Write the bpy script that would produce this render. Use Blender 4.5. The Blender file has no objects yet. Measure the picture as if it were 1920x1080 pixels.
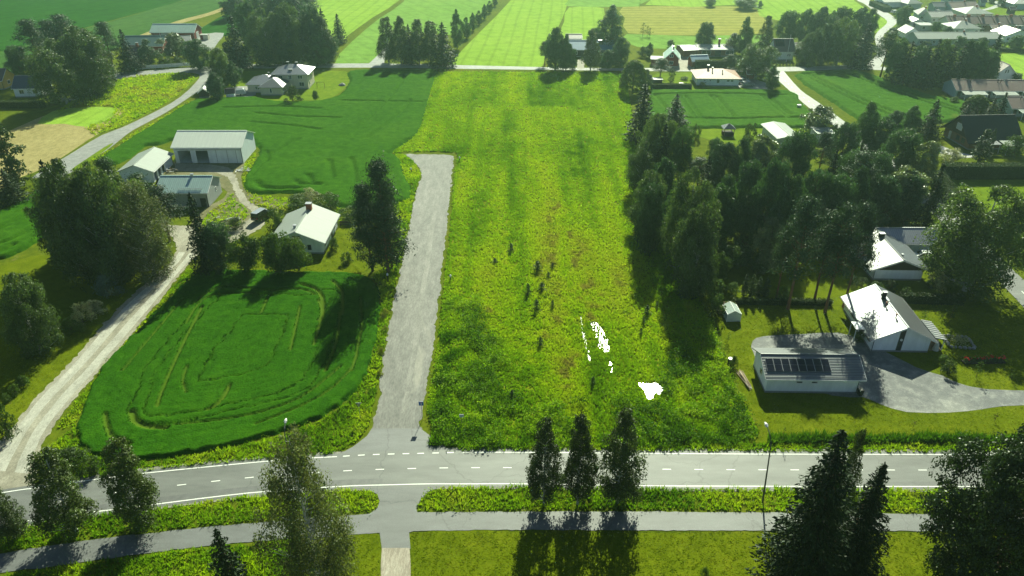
import bpy, bmesh, math, random
import numpy as np
from mathutils import Vector
R = math.radians
random.seed(7)
RNG = np.random.default_rng(11)
sc = bpy.context.scene
COL = sc.collection

# ------------------------------------------------------------------ camera
FPX, CAMH = 1400.0, 67.0                     # focal length in pixels of a 1920 wide frame, camera height
PITCH = math.atan2(820, 1400)
cam = bpy.data.cameras.new('camera'); cam.sensor_width = 36; cam.lens = FPX / 1920 * 36
cam.clip_end = 6000; cam.clip_start = .5
camo = bpy.data.objects.new('camera', cam); COL.objects.link(camo)
camo.location = (0, 0, CAMH); camo.rotation_euler = (math.pi / 2 - PITCH, 0, 0)
sc.camera = camo

# ------------------------------------------------------------------ light
SUN_AZ, SUN_EL = 11.0, 36.0                  # degrees right of the view direction (+Y), degrees above the horizon
w = bpy.data.worlds.new('World'); sc.world = w; w.use_nodes = True
nt = w.node_tree; bg = nt.nodes['Background']
sky = nt.nodes.new('ShaderNodeTexSky'); sky.sky_type = 'NISHITA'; sky.sun_disc = False
sky.sun_elevation = R(SUN_EL); sky.sun_rotation = R(SUN_AZ)
sky.air_density = .7; sky.dust_density = .4; sky.ozone_density = 1.5        # clear northern summer air: deep sky, dark shade
nt.links.new(sky.outputs[0], bg.inputs[0]); bg.inputs[1].default_value = 0.05
sl = bpy.data.lights.new('sun', 'SUN'); sl.energy = 5.0; sl.angle = R(.5); sl.color = (.94, 1.0, .74)
so = bpy.data.objects.new('sun', sl); COL.objects.link(so)
so.rotation_euler = (R(90 - SUN_EL), 0, R(180 - SUN_AZ)); so.location = (0, 0, 120)
sc.view_settings.view_transform = 'Standard'; sc.view_settings.look = 'None'
sc.view_settings.gamma = 1.0; sc.view_settings.use_curve_mapping = False
sc.view_settings.exposure = 0.95
sc.cycles.max_bounces = 6; sc.cycles.diffuse_bounces = 3; sc.cycles.glossy_bounces = 2
sc.cycles.transmission_bounces = 4; sc.cycles.transparent_max_bounces = 6; sc.cycles.volume_bounces = 1
sc.cycles.caustics_reflective = False; sc.cycles.caustics_refractive = False
sc.cycles.use_denoising = True

# ------------------------------------------------------------------ survey: photo pixel -> place on the ground
CP, SP = math.cos(PITCH), math.sin(PITCH)
def P(x, y, z=0.0):
    u = (x - 960) / FPX; v = (y - 540) / FPX
    t = (z - CAMH) / (-SP - v * CP)
    return Vector((u * t, (CP - v * SP) * t, z))
def height_at(Y, ytop):
    v = (ytop - 540) / FPX
    return CAMH + Y * (-SP - v * CP) / (CP - v * SP)
def depth_of(p):
    return p[1] * CP + (CAMH - p[2]) * SP
NADIR = 540 + FPX * CP / SP

# ------------------------------------------------------------------ tags
def tag(o, label=None, cat=None, group=None, kind=None):
    if label: o['label'] = label
    if cat: o['category'] = cat
    if group: o['group'] = group
    if kind: o['kind'] = kind
    return o
def link(o, parent=None):
    COL.objects.link(o)
    if parent is not None: o.parent = parent
    return o
def thing(name, label, cat, loc=(0, 0, 0), rz=0, group=None):
    o = bpy.data.objects.new(name, None); o.empty_display_size = .3; link(o)
    o.location = loc; o.rotation_euler = (0, 0, rz)
    return tag(o, label, cat, group)

# ------------------------------------------------------------------ mesh helpers
def npmesh(name, V, Fc, cols=None, mats=()):
    V = np.asarray(V, dtype=np.float32); Fc = np.asarray(Fc, dtype=np.int32)
    m = bpy.data.meshes.new(name); n, k = Fc.shape
    m.vertices.add(len(V)); m.vertices.foreach_set('co', V.ravel())
    m.loops.add(n * k); m.loops.foreach_set('vertex_index', Fc.ravel())
    m.polygons.add(n); m.polygons.foreach_set('loop_start', np.arange(0, n * k, k, dtype=np.int32))
    try: m.polygons.foreach_set('loop_total', np.full(n, k, dtype=np.int32))
    except Exception: pass
    if cols is not None:
        a = m.attributes.new('tint', 'FLOAT_COLOR', 'POINT')
        c = np.ones((len(V), 4), dtype=np.float32); c[:, :3] = cols
        a.data.foreach_set('color', c.ravel())
    for x in mats: m.materials.append(x)
    m.update(calc_edges=True); m.validate()
    return m
class MB:
    def __init__(s): s.v = []; s.f = []
    def add(s, vs, fs):
        b = len(s.v); s.v += [tuple(p) for p in vs]; s.f += [tuple(b + i for i in f) for f in fs]; return s
    def box(s, x0, x1, y0, y1, z0, z1):
        return s.hexa([(x0,y0,z0),(x1,y0,z0),(x1,y1,z0),(x0,y1,z0),(x0,y0,z1),(x1,y0,z1),(x1,y1,z1),(x0,y1,z1)])
    def hexa(s, p):
        return s.add(p, [(3,2,1,0),(4,5,6,7),(0,1,5,4),(1,2,6,5),(2,3,7,6),(3,0,4,7)])
    def prism(s, poly, axis, a, b):
        n = len(poly)
        def mk(p, d):
            return {'x': (d, p[0], p[1]), 'y': (p[0], d, p[1]), 'z': (p[0], p[1], d)}[axis]
        vs = [mk(p, a) for p in poly] + [mk(p, b) for p in poly]
        fs = [tuple(range(n))[::-1], tuple(range(n, 2 * n))] + [(i, (i + 1) % n, n + (i + 1) % n, n + i) for i in range(n)]
        return s.add(vs, fs)
    def tube(s, pts, rad, n=6):
        pts = [Vector(p) for p in pts]; b = len(s.v)
        if not hasattr(rad, '__len__'): rad = [rad] * len(pts)
        for i, p in enumerate(pts):
            d = (pts[min(i + 1, len(pts) - 1)] - pts[max(i - 1, 0)]).normalized()
            u = d.orthogonal().normalized(); q = d.cross(u)
            for k in range(n):
                a = 2 * math.pi * k / n
                s.v.append(tuple(p + (u * math.cos(a) + q * math.sin(a)) * rad[i]))
        for i in range(len(pts) - 1):
            for k in range(n):
                s.f.append((b + i * n + k, b + i * n + (k + 1) % n, b + (i + 1) * n + (k + 1) % n, b + (i + 1) * n + k))
        s.f.append(tuple(b + k for k in range(n))[::-1]); s.f.append(tuple(b + (len(pts) - 1) * n + k for k in range(n)))
        return s
    def mesh(s, name, mat):
        m = bpy.data.meshes.new(name); m.from_pydata(s.v, [], s.f)
        bm = bmesh.new(); bm.from_mesh(m); bmesh.ops.recalc_face_normals(bm, faces=bm.faces); bm.to_mesh(m); bm.free()
        if mat: m.materials.append(mat)
        return m
    def build(s, name, mat, parent=None, label=None):
        o = bpy.data.objects.new(name, s.mesh(name, mat)); link(o, parent)
        if label: o['label'] = label
        return o

# ------------------------------------------------------------------ materials
MATS = {}
def new_mat(name):
    m = bpy.data.materials.new(name); m.use_nodes = True
    return m, m.node_tree, m.node_tree.nodes['Principled BSDF']
def nd(t, typ, **kw):
    n = t.nodes.new(typ)
    for k, v in kw.items(): setattr(n, k, v)
    return n
def coords(t, world=True, stretch=None):
    if world: c = nd(t, 'ShaderNodeNewGeometry').outputs['Position']
    else: c = nd(t, 'ShaderNodeTexCoord').outputs['Object']
    if stretch:
        v = nd(t, 'ShaderNodeVectorMath', operation='MULTIPLY'); v.inputs[1].default_value = stretch
        t.links.new(c, v.inputs[0]); c = v.outputs[0]
    return c
def noise_out(t, c, scale, detail=4, rough=.55, dist=0.0):
    n = nd(t, 'ShaderNodeTexNoise'); n.inputs['Scale'].default_value = scale; n.inputs['Detail'].default_value = detail
    n.inputs['Roughness'].default_value = rough; n.inputs['Distortion'].default_value = dist
    t.links.new(c, n.inputs['Vector']); return n.outputs['Fac']
def ramp(t, fac, stops):
    r = nd(t, 'ShaderNodeValToRGB'); e = r.color_ramp.elements
    while len(e) < len(stops): e.new(.5)
    for i, (p, c) in enumerate(stops):
        e[i].position = p; e[i].color = (*c, 1) if len(c) == 3 else c
    t.links.new(fac, r.inputs[0]); return r.outputs[0]
def mix(t, fac, a, b, mode='MIX'):
    n = nd(t, 'ShaderNodeMix', data_type='RGBA', blend_type=mode)
    for s, v in ((n.inputs[0], fac), (n.inputs[6], a), (n.inputs[7], b)):
        if hasattr(v, 'is_linked') or hasattr(v, 'links'): t.links.new(v, s)
        elif isinstance(v, (int, float)): s.default_value = v
        else: s.default_value = (*v, 1)
    return n.outputs[2]
def bump(t, h, strength, dist, bsdf):
    b = nd(t, 'ShaderNodeBump'); b.inputs['Strength'].default_value = strength; b.inputs['Distance'].default_value = dist
    t.links.new(h, b.inputs['Height']); t.links.new(b.outputs[0], bsdf.inputs['Normal'])
def plain(name, col, rough=.6, metal=0.0, spec=.5, var=.12, scale=3.0, world=False):
    if name in MATS: return MATS[name]
    m, t, b = new_mat(name)
    c = coords(t, world)
    lo = tuple(x * (1 - var) for x in col); hi = tuple(min(1, x * (1 + var)) for x in col)
    t.links.new(ramp(t, noise_out(t, c, scale, 6), [(.3, lo), (.7, hi)]), b.inputs['Base Color'])
    b.inputs['Roughness'].default_value = rough; b.inputs['Metallic'].default_value = metal
    b.inputs['Specular IOR Level'].default_value = spec
    MATS[name] = m; return m
def ground_mat(name, cols, s1=.06, s2=.8, s3=9, rough=.95, spec=.02, bmp=.5, bd=.08, stretch=None, patch=None):
    if name in MATS: return MATS[name]
    m, t, b = new_mat(name)
    c = coords(t, True, stretch)
    n1 = noise_out(t, c, s1, 5, .6); n2 = noise_out(t, c, s2, 6, .65); n3 = noise_out(t, c, s3, 3, .6)
    base = ramp(t, n1, [(.34, cols[0]), (.52, cols[1]), (.68, cols[2])])
    alt = ramp(t, n2, [(.3, tuple(x * .62 for x in cols[0])), (.5, cols[1]), (.72, tuple(min(1, x * 1.25) for x in cols[2]))])
    o = mix(t, .5, base, alt)
    g = ramp(t, n3, [(.3, (.62, .62, .62)), (.7, (1.25, 1.25, 1.25))])
    o = mix(t, .75, o, g, 'MULTIPLY')
    if patch:
        pc, ps, lo, hi = patch
        o = mix(t, ramp(t, noise_out(t, c, ps, 5, .6, .6), [(lo, (0, 0, 0)), (hi, (1, 1, 1))]), o, pc)
    t.links.new(o, b.inputs['Base Color'])
    b.inputs['Roughness'].default_value = rough; b.inputs['Specular IOR Level'].default_value = spec
    bump(t, n3, bmp, bd, b)
    MATS[name] = m; return m
def leaf_mat(name, col, trans=.35, rough=.55, spec=.3, objvar=.35, tcol=None):
    if name in MATS: return MATS[name]
    m, t, b = new_mat(name)
    a = nd(t, 'ShaderNodeAttribute', attribute_name='tint')
    oi = nd(t, 'ShaderNodeObjectInfo')
    vr = ramp(t, oi.outputs['Random'], [(0, (1 - objvar, 1 - objvar, 1 - objvar * .8)), (.5, (1, 1, 1)), (1, (1 + objvar, 1 + objvar * .8, 1 - objvar * .3))])
    c = mix(t, 1.0, a.outputs['Color'], col, 'MULTIPLY'); c = mix(t, 1.0, c, vr, 'MULTIPLY')
    t.links.new(c, b.inputs['Base Color']); b.inputs['Roughness'].default_value = rough
    b.inputs['Specular IOR Level'].default_value = spec
    tr = nd(t, 'ShaderNodeBsdfTranslucent'); tc = mix(t, 1.0, c, tcol or (1.5, 1.5, .7), 'MULTIPLY'); t.links.new(tc, tr.inputs[0])
    ms = nd(t, 'ShaderNodeMixShader'); ms.inputs[0].default_value = trans
    t.links.new(b.outputs[0], ms.inputs[1]); t.links.new(tr.outputs[0], ms.inputs[2])
    t.links.new(ms.outputs[0], t.nodes['Material Output'].inputs[0])
    MATS[name] = m; return m
def roof_mat(name, col, axis='x', period=.35, rough=.4, metal=.0, spec=.6, bmp=.35, var=.15, dirt=None, coat=.6, rib=.72):
    """sheet-metal or tile roofing: ribs repeat along one axis of the building"""
    key = f'{name}_{axis}'
    if key in MATS: return MATS[key]
    m, t, b = new_mat(key)
    c = coords(t, False); s = nd(t, 'ShaderNodeSeparateXYZ'); t.links.new(c, s.inputs[0])
    k = nd(t, 'ShaderNodeMath', operation='MULTIPLY'); k.inputs[1].default_value = 2 * math.pi / period
    t.links.new(s.outputs['XYZ'.index(axis.upper())], k.inputs[0])
    sn = nd(t, 'ShaderNodeMath', operation='SINE'); t.links.new(k.outputs[0], sn.inputs[0])
    pw = nd(t, 'ShaderNodeMapRange'); pw.inputs[1].default_value = .3; pw.inputs[2].default_value = 1
    t.links.new(sn.outputs[0], pw.inputs[0])
    st = (6, .5, .5) if axis == 'x' else (.5, 6, .5)
    n = noise_out(t, coords(t, False, st), .5, 6, .7)
    base = ramp(t, n, [(.3, tuple(x * (1 - var) for x in col)), (.6, col), (.75, dirt or tuple(min(1, x * (1 + var)) for x in col))])
    o = mix(t, pw.outputs[0], base, tuple(x * rib for x in col))
    t.links.new(o, b.inputs['Base Color'])
    b.inputs['Roughness'].default_value = rough; b.inputs['Metallic'].default_value = metal; b.inputs['Specular IOR Level'].default_value = spec
    b.inputs['Coat Weight'].default_value = coat; b.inputs['Coat Roughness'].default_value = .36
    bump(t, pw.outputs[0], bmp, .03, b)
    MATS[key] = m; return m
def wall_mat(name, col, var=.1):
    if name in MATS: return MATS[name]
    m, t, b = new_mat(name)
    c = coords(t, False); n = noise_out(t, coords(t, False, (1, 1, .25)), 1.2, 6, .65)
    o = ramp(t, n, [(.25, tuple(x * (1 - var * 1.6) for x in col)), (.6, col), (.8, tuple(min(1, x * (1 + var)) for x in col))])
    t.links.new(o, b.inputs['Base Color']); b.inputs['Roughness'].default_value = .8; b.inputs['Specular IOR Level'].default_value = .25
    bump(t, noise_out(t, c, 14, 3), .25, .01, b)
    MATS[name] = m; return m

WHITE = wall_mat('white_render', (.90, .93, .92)); CREAM = wall_mat('cream_board', (.70, .66, .52)); GREYW = wall_mat('pale_grey_board', (.55, .58, .58))
REDW = wall_mat('red_ochre_board', (.22, .045, .035)); BRICK = wall_mat('brown_brick', (.24, .13, .085)); BLUEW = wall_mat('blue_grey_board', (.33, .43, .47))
YELW = wall_mat('yellow_board', (.62, .42, .13)); DARKW = wall_mat('dark_brown_board', (.045, .03, .025)); HALLW = wall_mat('hall_sheet', (.72, .78, .78))
BEIGEW = wall_mat('beige_brick', (.60, .55, .43))
PLINTH = plain('plinth_concrete', (.28, .28, .27), .9); TRIM = plain('white_trim', (.8, .8, .78), .5); DTRIM = plain('dark_trim', (.03, .03, .035), .5)
GLASS = plain('window_glass', (.03, .045, .055), .08, 0, .8); BLACK = plain('black_plastic', (.012, .012, .013), .5)
GALV = plain('galvanised_steel', (.42, .43, .44), .4, .7); WOOD = plain('weathered_wood', (.30, .22, .14), .85); CHIMB = plain('chimney_brick', (.33, .12, .07), .85, 0, .3, .25, 9)
CONC = plain('pale_concrete', (.45, .44, .42), .9)

# ------------------------------------------------------------------ 2-D helpers
def smooth_poly(pts, n=3, closed=True):
    """Catmull-Rom through world points"""
    pts = [np.array(p[:2], dtype=float) for p in pts]; N = len(pts); out = []
    for i in range(N if closed else N - 1):
        if closed: p0, p1, p2, p3 = pts[i - 1], pts[i], pts[(i + 1) % N], pts[(i + 2) % N]
        else: p0, p1, p2, p3 = pts[max(i - 1, 0)], pts[i], pts[i + 1], pts[min(i + 2, N - 1)]
        for k in range(n):
            t = k / n
            out.append(.5 * (2 * p1 + (p2 - p0) * t + (2 * p0 - 5 * p1 + 4 * p2 - p3) * t * t + (3 * p1 - p0 - 3 * p2 + p3) * t ** 3))
    if not closed: out.append(pts[-1])
    return np.array(out)
def gpx(pix, n=3, smooth=True, closed=True):
    w = [P(*p) for p in pix]
    return smooth_poly(w, n, closed) if smooth else np.array([p[:2] for p in w])
def inside(poly, X, Y):
    r = np.zeros(X.shape, bool); n = len(poly); j = n - 1
    for i in range(n):
        xi, yi = poly[i]; xj, yj = poly[j]
        c = ((yi > Y) != (yj > Y)) & (X < (xj - xi) * (Y - yi) / ((yj - yi) if yj != yi else 1e-9) + xi)
        r ^= c; j = i
    return r
def seg_dist(line, X, Y, closed=False):
    d = np.full(X.shape, 1e9); n = len(line)
    for i in range(n if closed else n - 1):
        a, b = line[i], line[(i + 1) % n]; v = b - a; L = v @ v + 1e-12
        t = np.clip(((X - a[0]) * v[0] + (Y - a[1]) * v[1]) / L, 0, 1)
        d = np.minimum(d, np.hypot(X - a[0] - t * v[0], Y - a[1] - t * v[1]))
    return d
_LAT = {}
def vn(X, Y, s, seed=0):
    """value noise 0..1, feature size s metres"""
    if seed not in _LAT: _LAT[seed] = np.random.default_rng(seed + 100).random((256, 256))
    g = _LAT[seed]; x = np.asarray(X) / s; y = np.asarray(Y) / s
    xi = np.floor(x).astype(int); yi = np.floor(y).astype(int); fx = x - xi; fy = y - yi
    fx = fx * fx * (3 - 2 * fx); fy = fy * fy * (3 - 2 * fy)
    q = lambda a, b: g[a % 256, b % 256]
    return (q(xi, yi) * (1 - fx) + q(xi + 1, yi) * fx) * (1 - fy) + (q(xi, yi + 1) * (1 - fx) + q(xi + 1, yi + 1) * fx) * fy
def sheet(name, poly, z, mat, kind='structure', jitter=0.0, parent=None, label=None):
    p = np.array(poly)
    if jitter: p = p + RNG.normal(0, jitter, p.shape)
    m = bpy.data.meshes.new(name); m.from_pydata([(a, b, z) for a, b in p], [], [tuple(range(len(p)))])
    if m.polygons[0].normal.z < 0: m.flip_normals()
    m.materials.append(mat); o = bpy.data.objects.new(name, m); link(o, parent)
    if parent is None: tag(o, label, None, None, kind)
    return o
def ribbon(name, left, right, z, mat, n=3, parent=None, kind='structure', ragged=0.0):
    """strip between two pixel polylines with the same number of points"""
    a = gpx(left, n, True, False); b = gpx(right, n, True, False)
    pl = np.vstack([a, b[::-1]])
    if ragged:                                       # crumbling edge
        pl = resample_closed(pl, .45); pl = pl + np.stack([vn(pl[:, 0], pl[:, 1], .8, 41) - .5, vn(pl[:, 0], pl[:, 1], .8, 42) - .5], -1) * 2 * ragged + RNG.normal(0, ragged * .25, pl.shape)
    return sheet(name, pl, z, mat, kind, parent=parent)
def resample_closed(pl, step):
    q = np.vstack([pl, pl[:1]]); d = np.concatenate([[0], np.cumsum(np.linalg.norm(np.diff(q, axis=0), axis=1))]); s = np.arange(0, d[-1], step)
    return np.stack([np.interp(s, d, q[:, 0]), np.interp(s, d, q[:, 1])], -1)

# ------------------------------------------------------------------ grass, crops
def tuft_mesh(name, X, Y, hgt, wid, cols, mat, blades=5, z0=0.0, seed=1, lean=.35):
    """every tuft is a fan of bent blades with real height"""
    r = np.random.default_rng(seed); n = len(X); k = blades
    a = r.random((n, k)) * 2 * np.pi; ln = r.random((n, k)) * lean + .08
    hh = hgt[:, None] * r.uniform(.6, 1.15, (n, k)); ww = wid[:, None] * r.uniform(.6, 1.2, (n, k))
    bx = X[:, None] + np.cos(a) * wid[:, None] * .5; by = Y[:, None] + np.sin(a) * wid[:, None] * .5
    zz = z0 if np.ndim(z0) == 0 else z0[:, None]
    dx, dy = -np.sin(a) * ww * .5, np.cos(a) * ww * .5
    tx = bx + np.cos(a) * hh * ln * 1.4; ty = by + np.sin(a) * hh * ln * 1.4
    V = np.stack([np.stack([bx - dx, by - dy, 0 * bx + zz], -1), np.stack([bx + dx, by + dy, 0 * bx + zz], -1), np.stack([tx, ty, hh + zz], -1)], 2)
    V = V.reshape(-1, 3); Fc = np.arange(len(V)).reshape(-1, 3)
    c = np.repeat(cols, k * 3, axis=0) * np.repeat(r.uniform(.8, 1.2, (n * k, 1)), 3, axis=0)
    return npmesh(name, V, Fc, c, [mat])
def scatter(poly, dens, seed, near=None):
    """points in a polygon; dens per square metre, or a function of the distance Y"""
    r = np.random.default_rng(seed); x0, y0 = poly.min(0); x1, y1 = poly.max(0); A = (x1 - x0) * (y1 - y0)
    dm = dens if not callable(dens) else max(dens(y0), dens(y1))
    n = int(A * dm); X = r.uniform(x0, x1, n); Y = r.uniform(y0, y1, n)
    k = inside(poly, X, Y)
    if callable(dens): k &= r.random(n) < np.array([dens(0)]) * 0 + np.vectorize(dens)(Y) / dm
    return X[k], Y[k]
def pal(t, stops):
    """piecewise colour lookup"""
    ps = [s[0] for s in stops]; return np.stack([np.interp(t, ps, [s[1][i] for s in stops]) for i in range(3)], -1)
def crop_field(name, poly, h, res, mat, trams=(), tw=.35, label=None, z=0.0, nz=.12, seed=3, floor=.03, rows=0.0, rings=()):
    """standing crop as a height field: soft top, steep edges, wheel tracks pressed to the ground"""
    x0, y0 = poly.min(0) - 1; x1, y1 = poly.max(0) + 1
    nx = int((x1 - x0) / res) + 2; ny = int((y1 - y0) / res) + 2
    gx, gy = np.meshgrid(np.linspace(x0, x1, nx), np.linspace(y0, y1, ny), indexing='ij')
    ins = inside(poly, gx, gy); sd = seg_dist(poly, gx, gy, True); sd = np.where(ins, sd, -sd)
    H = h * (1 + nz * (vn(gx, gy, 1.1, seed) - .5) * 2 + nz * .8 * (vn(gx, gy, .45, seed + 1) - .5) * 2 + nz * (vn(gx, gy, 9, seed + 2) - .5))
    sd = sd + (vn(gx, gy, 1.2, seed + 5) - .5) * .7; TR = np.zeros(gx.shape)
    e = np.clip((sd + res * .6) / (res * 1.2), 0, 1); Z = (H + .1) * e - .1
    if rows: H = H + rows * np.sin(sd * 2 * np.pi / 1.15) * (.4 + vn(gx, gy, 6, seed + 7)); Z = (H + .1) * e - .1
    for d0, wd in rings:
        k = np.clip((np.abs(sd - d0 + (vn(gx, gy, 5, seed + 8) - .5) * .5) - wd) / (res * .8), 0, 1); k = np.maximum(k, np.clip(vn(gx, gy, 11, seed + int(d0)) * 2.2 - .9, 0, 1)); Z = np.minimum(Z, .34 + (H - .34) * k); TR = np.maximum(TR, (1 - k) * .35)
    for ln, wd in trams:
        d = seg_dist(ln, gx, gy); k = np.clip((d - wd) / (res * .8), 0, 1)
        Z = np.minimum(Z, floor + (H - floor) * k); TR = np.maximum(TR, 1 - k)
    Z = np.where(sd < -res * .6, -.1, Z)
    idx = np.arange(nx * ny).reshape(nx, ny)
    q = np.stack([idx[:-1, :-1], idx[1:, :-1], idx[1:, 1:], idx[:-1, 1:]], -1).reshape(-1, 4)
    keep = (sd > -res * 1.6).ravel(); q = q[keep[q].any(1)]
    used, inv = np.unique(q, return_inverse=True); q = inv.reshape(q.shape)
    V = np.stack([gx.ravel(), gy.ravel(), Z.ravel() + z], -1)[used]
    m = npmesh(name, V, q, np.repeat(TR.ravel()[used][:, None], 3, 1), [mat]); m.polygons.foreach_set('use_smooth', np.ones(len(m.polygons), bool))
    o = bpy.data.objects.new(name, m); link(o); tag(o, label, 'crop', None, 'stuff'); return o

# ------------------------------------------------------------------ trees
def leaf_quads(C, size, r, aspect=.6, hang=0.0, dirs=None, dmix=0.0, out=None):
    n = len(C); t = r.normal(size=(n, 3))
    if out is not None:                                              # leaves lie like shingles over their bough
        nr = out * .95 + r.normal(size=(n, 3)) * .55; nr /= np.linalg.norm(nr, axis=1, keepdims=True) + 1e-9
        if hang: t[:, 2] -= hang * 2
        t -= nr * (t * nr).sum(1, keepdims=True); t /= np.linalg.norm(t, axis=1, keepdims=True) + 1e-9; b = np.cross(nr, t)
        s = np.asarray(size).reshape(-1, 1) * np.ones((n, 1)) * .5
        return np.stack([C - t * s, C + b * s * aspect, C + t * s, C - b * s * aspect], 1).reshape(-1, 3), np.arange(4 * n).reshape(n, 4)
    if hang: t[:, 2] = t[:, 2] * (1 - hang) - hang * 1.6
    if dirs is not None: t = t * (1 - dmix) + dirs * dmix * 2
    t /= np.linalg.norm(t, axis=1, keepdims=True) + 1e-9
    b = np.cross(t, r.normal(size=(n, 3))); b /= np.linalg.norm(b, axis=1, keepdims=True) + 1e-9
    s = np.asarray(size).reshape(-1, 1) * np.ones((n, 1)) * .5
    V = np.stack([C - t * s, C + b * s * aspect, C + t * s, C - b * s * aspect], 1).reshape(-1, 3)
    return V, np.arange(4 * n).reshape(n, 4)
def crown_mesh(name, C, size, tint, mat, r, **kw):
    V, Fc = leaf_quads(C, size, r, **kw)
    return npmesh(name, V, Fc, np.repeat(tint, 4, axis=0), [mat])
PROTO = {}
BARK_B = ground_mat('birch_bark', [(.5, .5, .47), (.62, .62, .58), (.12, .11, .1)], s1=1.2, s2=5, s3=14, stretch=(1, 1, 3), bmp=.2)
BARK_D = ground_mat('dark_bark', [(.07, .05, .035), (.11, .08, .06), (.16, .12, .09)], s1=1.5, s2=6, s3=20, stretch=(1, 1, .4))
BARK_P = ground_mat('pine_bark', [(.10, .06, .045), (.17, .09, .055), (.27, .13, .07)], s1=1, s2=5, s3=18, stretch=(1, 1, .4))
LF_B = leaf_mat('birch_leaves', (.078, .130, .034), .34, .5, .4)
LF_B2 = leaf_mat('roadside_birch_leaves', (.050, .080, .015), .24, .5, .35)
LF_A = leaf_mat('big_tree_leaves', (.028, .056, .010), .2, .45, .4)
LF_W = leaf_mat('weeping_birch_leaves', (.085, .11, .042), .26)
LF_G = leaf_mat('leafy_tree_leaves', (.044, .100, .034), .32, .5, .4)
LF_M = leaf_mat('pale_maple_leaves', (.13, .175, .07), .25, .34, 1.0, .2)
LF_S = leaf_mat('spruce_needles', (.015, .032, .010), .08, .6, .2, .3)
LF_P = leaf_mat('pine_needles', (.036, .072, .032), .18, .55, .25, .25)
LF_U = leaf_mat('bush_leaves', (.060, .112, .014), .3)
LF_V = leaf_mat('silver_bush_leaves', (.10, .15, .12), .2)
LF_Y = leaf_mat('yellow_bush_leaves', (.20, .24, .03), .35)
LF_F = leaf_mat('flowering_bush_leaves', (.30, .32, .20), .25)
LF_H = leaf_mat('hedge_leaves', (.030, .060, .008), .2)
LF_R = leaf_mat('round_willow_leaves', (.085, .135, .022), .26)
LF_I = leaf_mat('sapling_needles', (.055, .10, .03), .2)
LF_O = leaf_mat('rose_leaves', (.06, .05, .02), .2)

def trunk_mb(h, r0, r, lean=.02, top=.97, n=7):
    mb = MB(); pts = []; rad = []; ox, oy = 0., 0.
    for i in range(8):
        t = i / 7; pts.append((ox, oy, h * top * t)); rad.append(max(.02, r0 * (1 - t) ** .8 + .015) * (1.25 if i == 0 else 1))
        ox += r.normal(0, lean * h * .12); oy += r.normal(0, lean * h * .12)
    mb.tube(pts, rad, n); return mb, pts
def at_h(pts, z):
    for a, b in zip(pts, pts[1:]):
        if a[2] <= z <= b[2]:
            k = (z - a[2]) / (b[2] - a[2] + 1e-9); return np.array([a[0] + (b[0] - a[0]) * k, a[1] + (b[1] - a[1]) * k, z])
    return np.array(pts[-1])
def lobes(r, k=5):
    ph = r.random(k) * 6.28; am = r.uniform(.05, .2, k)
    return lambda a, t: 1 + sum(am[i] * np.sin((i + 1) * a + ph[i] + t * (2 + 3 * i)) for i in range(k))
def leafy(key, seed, h, w, prof, mat, bark, t0=.12, nl=34, lr=.16, per=330, size=.26, hang=.3, droop=.3, r0=.2, aspect=.6, tintv=.16, inner=.5, flat=.8):
    """deciduous tree: stem with limbs, each limb carrying a bough - a shell of leaves that is lit on top and dark below"""
    r = np.random.default_rng(seed); tm, pts = trunk_mb(h, r0, r); lb = lobes(r, 4)
    t = (np.arange(nl) + r.random(nl)) / nl; t = t[r.random(nl) < .35 + .65 * np.clip(prof(t), 0, 1)]; n = len(t)
    a = np.arange(n) * 2.4 + r.normal(0, .5, n); pr = prof(t)
    R_ = w * lr * r.uniform(.5, 1.3, n) * (.45 + .55 * pr)
    rad = np.maximum(0, w * .5 * pr * lb(a, t) * r.uniform(.8, 1.2, n) - R_ * .6) * (inner + (1 - inner) * np.sqrt(r.random(n)))
    z = h * (t0 + (1 - t0) * t) - R_ * .25 * (t > .9)
    ax = np.array([at_h(pts, zz) for zz in z]); C = np.stack([ax[:, 0] + np.cos(a) * rad, ax[:, 1] + np.sin(a) * rad, z], -1)
    Ls, Os, Ts = [], [], []
    for i in range(n):
        if rad[i] > .3:
            s = at_h(pts, max(h * .06, C[i, 2] - rad[i] * .7)); k = r0 * .35 * (1 - s[2] / h) + .02
            tm.tube([s, (s + C[i]) / 2 + np.array([0, 0, -.1 * rad[i]]), C[i]], [k, k * .65, .015], 5)
        m = int(per * (R_[i] / (w * lr)) ** 1.6) + 12; d = r.normal(size=(m, 3)); d /= np.linalg.norm(d, axis=1, keepdims=True); d[:, 2] = np.where(d[:, 2] < -.35, -d[:, 2], d[:, 2])
        wob = 1 + .3 * np.sin(d[:, 0] * 5 + i) * np.sin(d[:, 1] * 4 + 2 * i) + .22 * np.sin(d[:, 2] * 7 + 3 * i)
        q = d * (R_[i] * wob * (.55 + .5 * np.sqrt(r.random(m))))[:, None]; q[:, 2] *= flat
        q[:, 2] -= droop * R_[i] * np.abs(r.normal(size=m)) * (1 - np.clip(d[:, 2], 0, 1))
        Ls.append(C[i] + q); Os.append(d); Ts.append(np.full(m, 1 + r.normal(0, tintv)) * r.uniform(.8, 1.2, m))
    L = np.vstack(Ls); L[:, 2] = np.maximum(L[:, 2], h * t0 * .4); O = np.vstack(Os); T = np.clip(np.concatenate(Ts), .4, 1.8)[:, None] * np.ones((1, 3)); T[:, 0] *= r.uniform(.85, 1.15, len(T))
    PROTO.setdefault(key, []).append((tm.mesh('trunk', bark), crown_mesh('crown', L, size * r.uniform(.65, 1.3, len(L)), T, mat, r, aspect=aspect, hang=hang, out=O), h, w))
def p_birch(t): return np.where(t < .22, .72 + .28 * (t / .22) ** .8, np.clip(1 - (t - .22) / .8, 0, 1) ** .45) * 1.0
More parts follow.
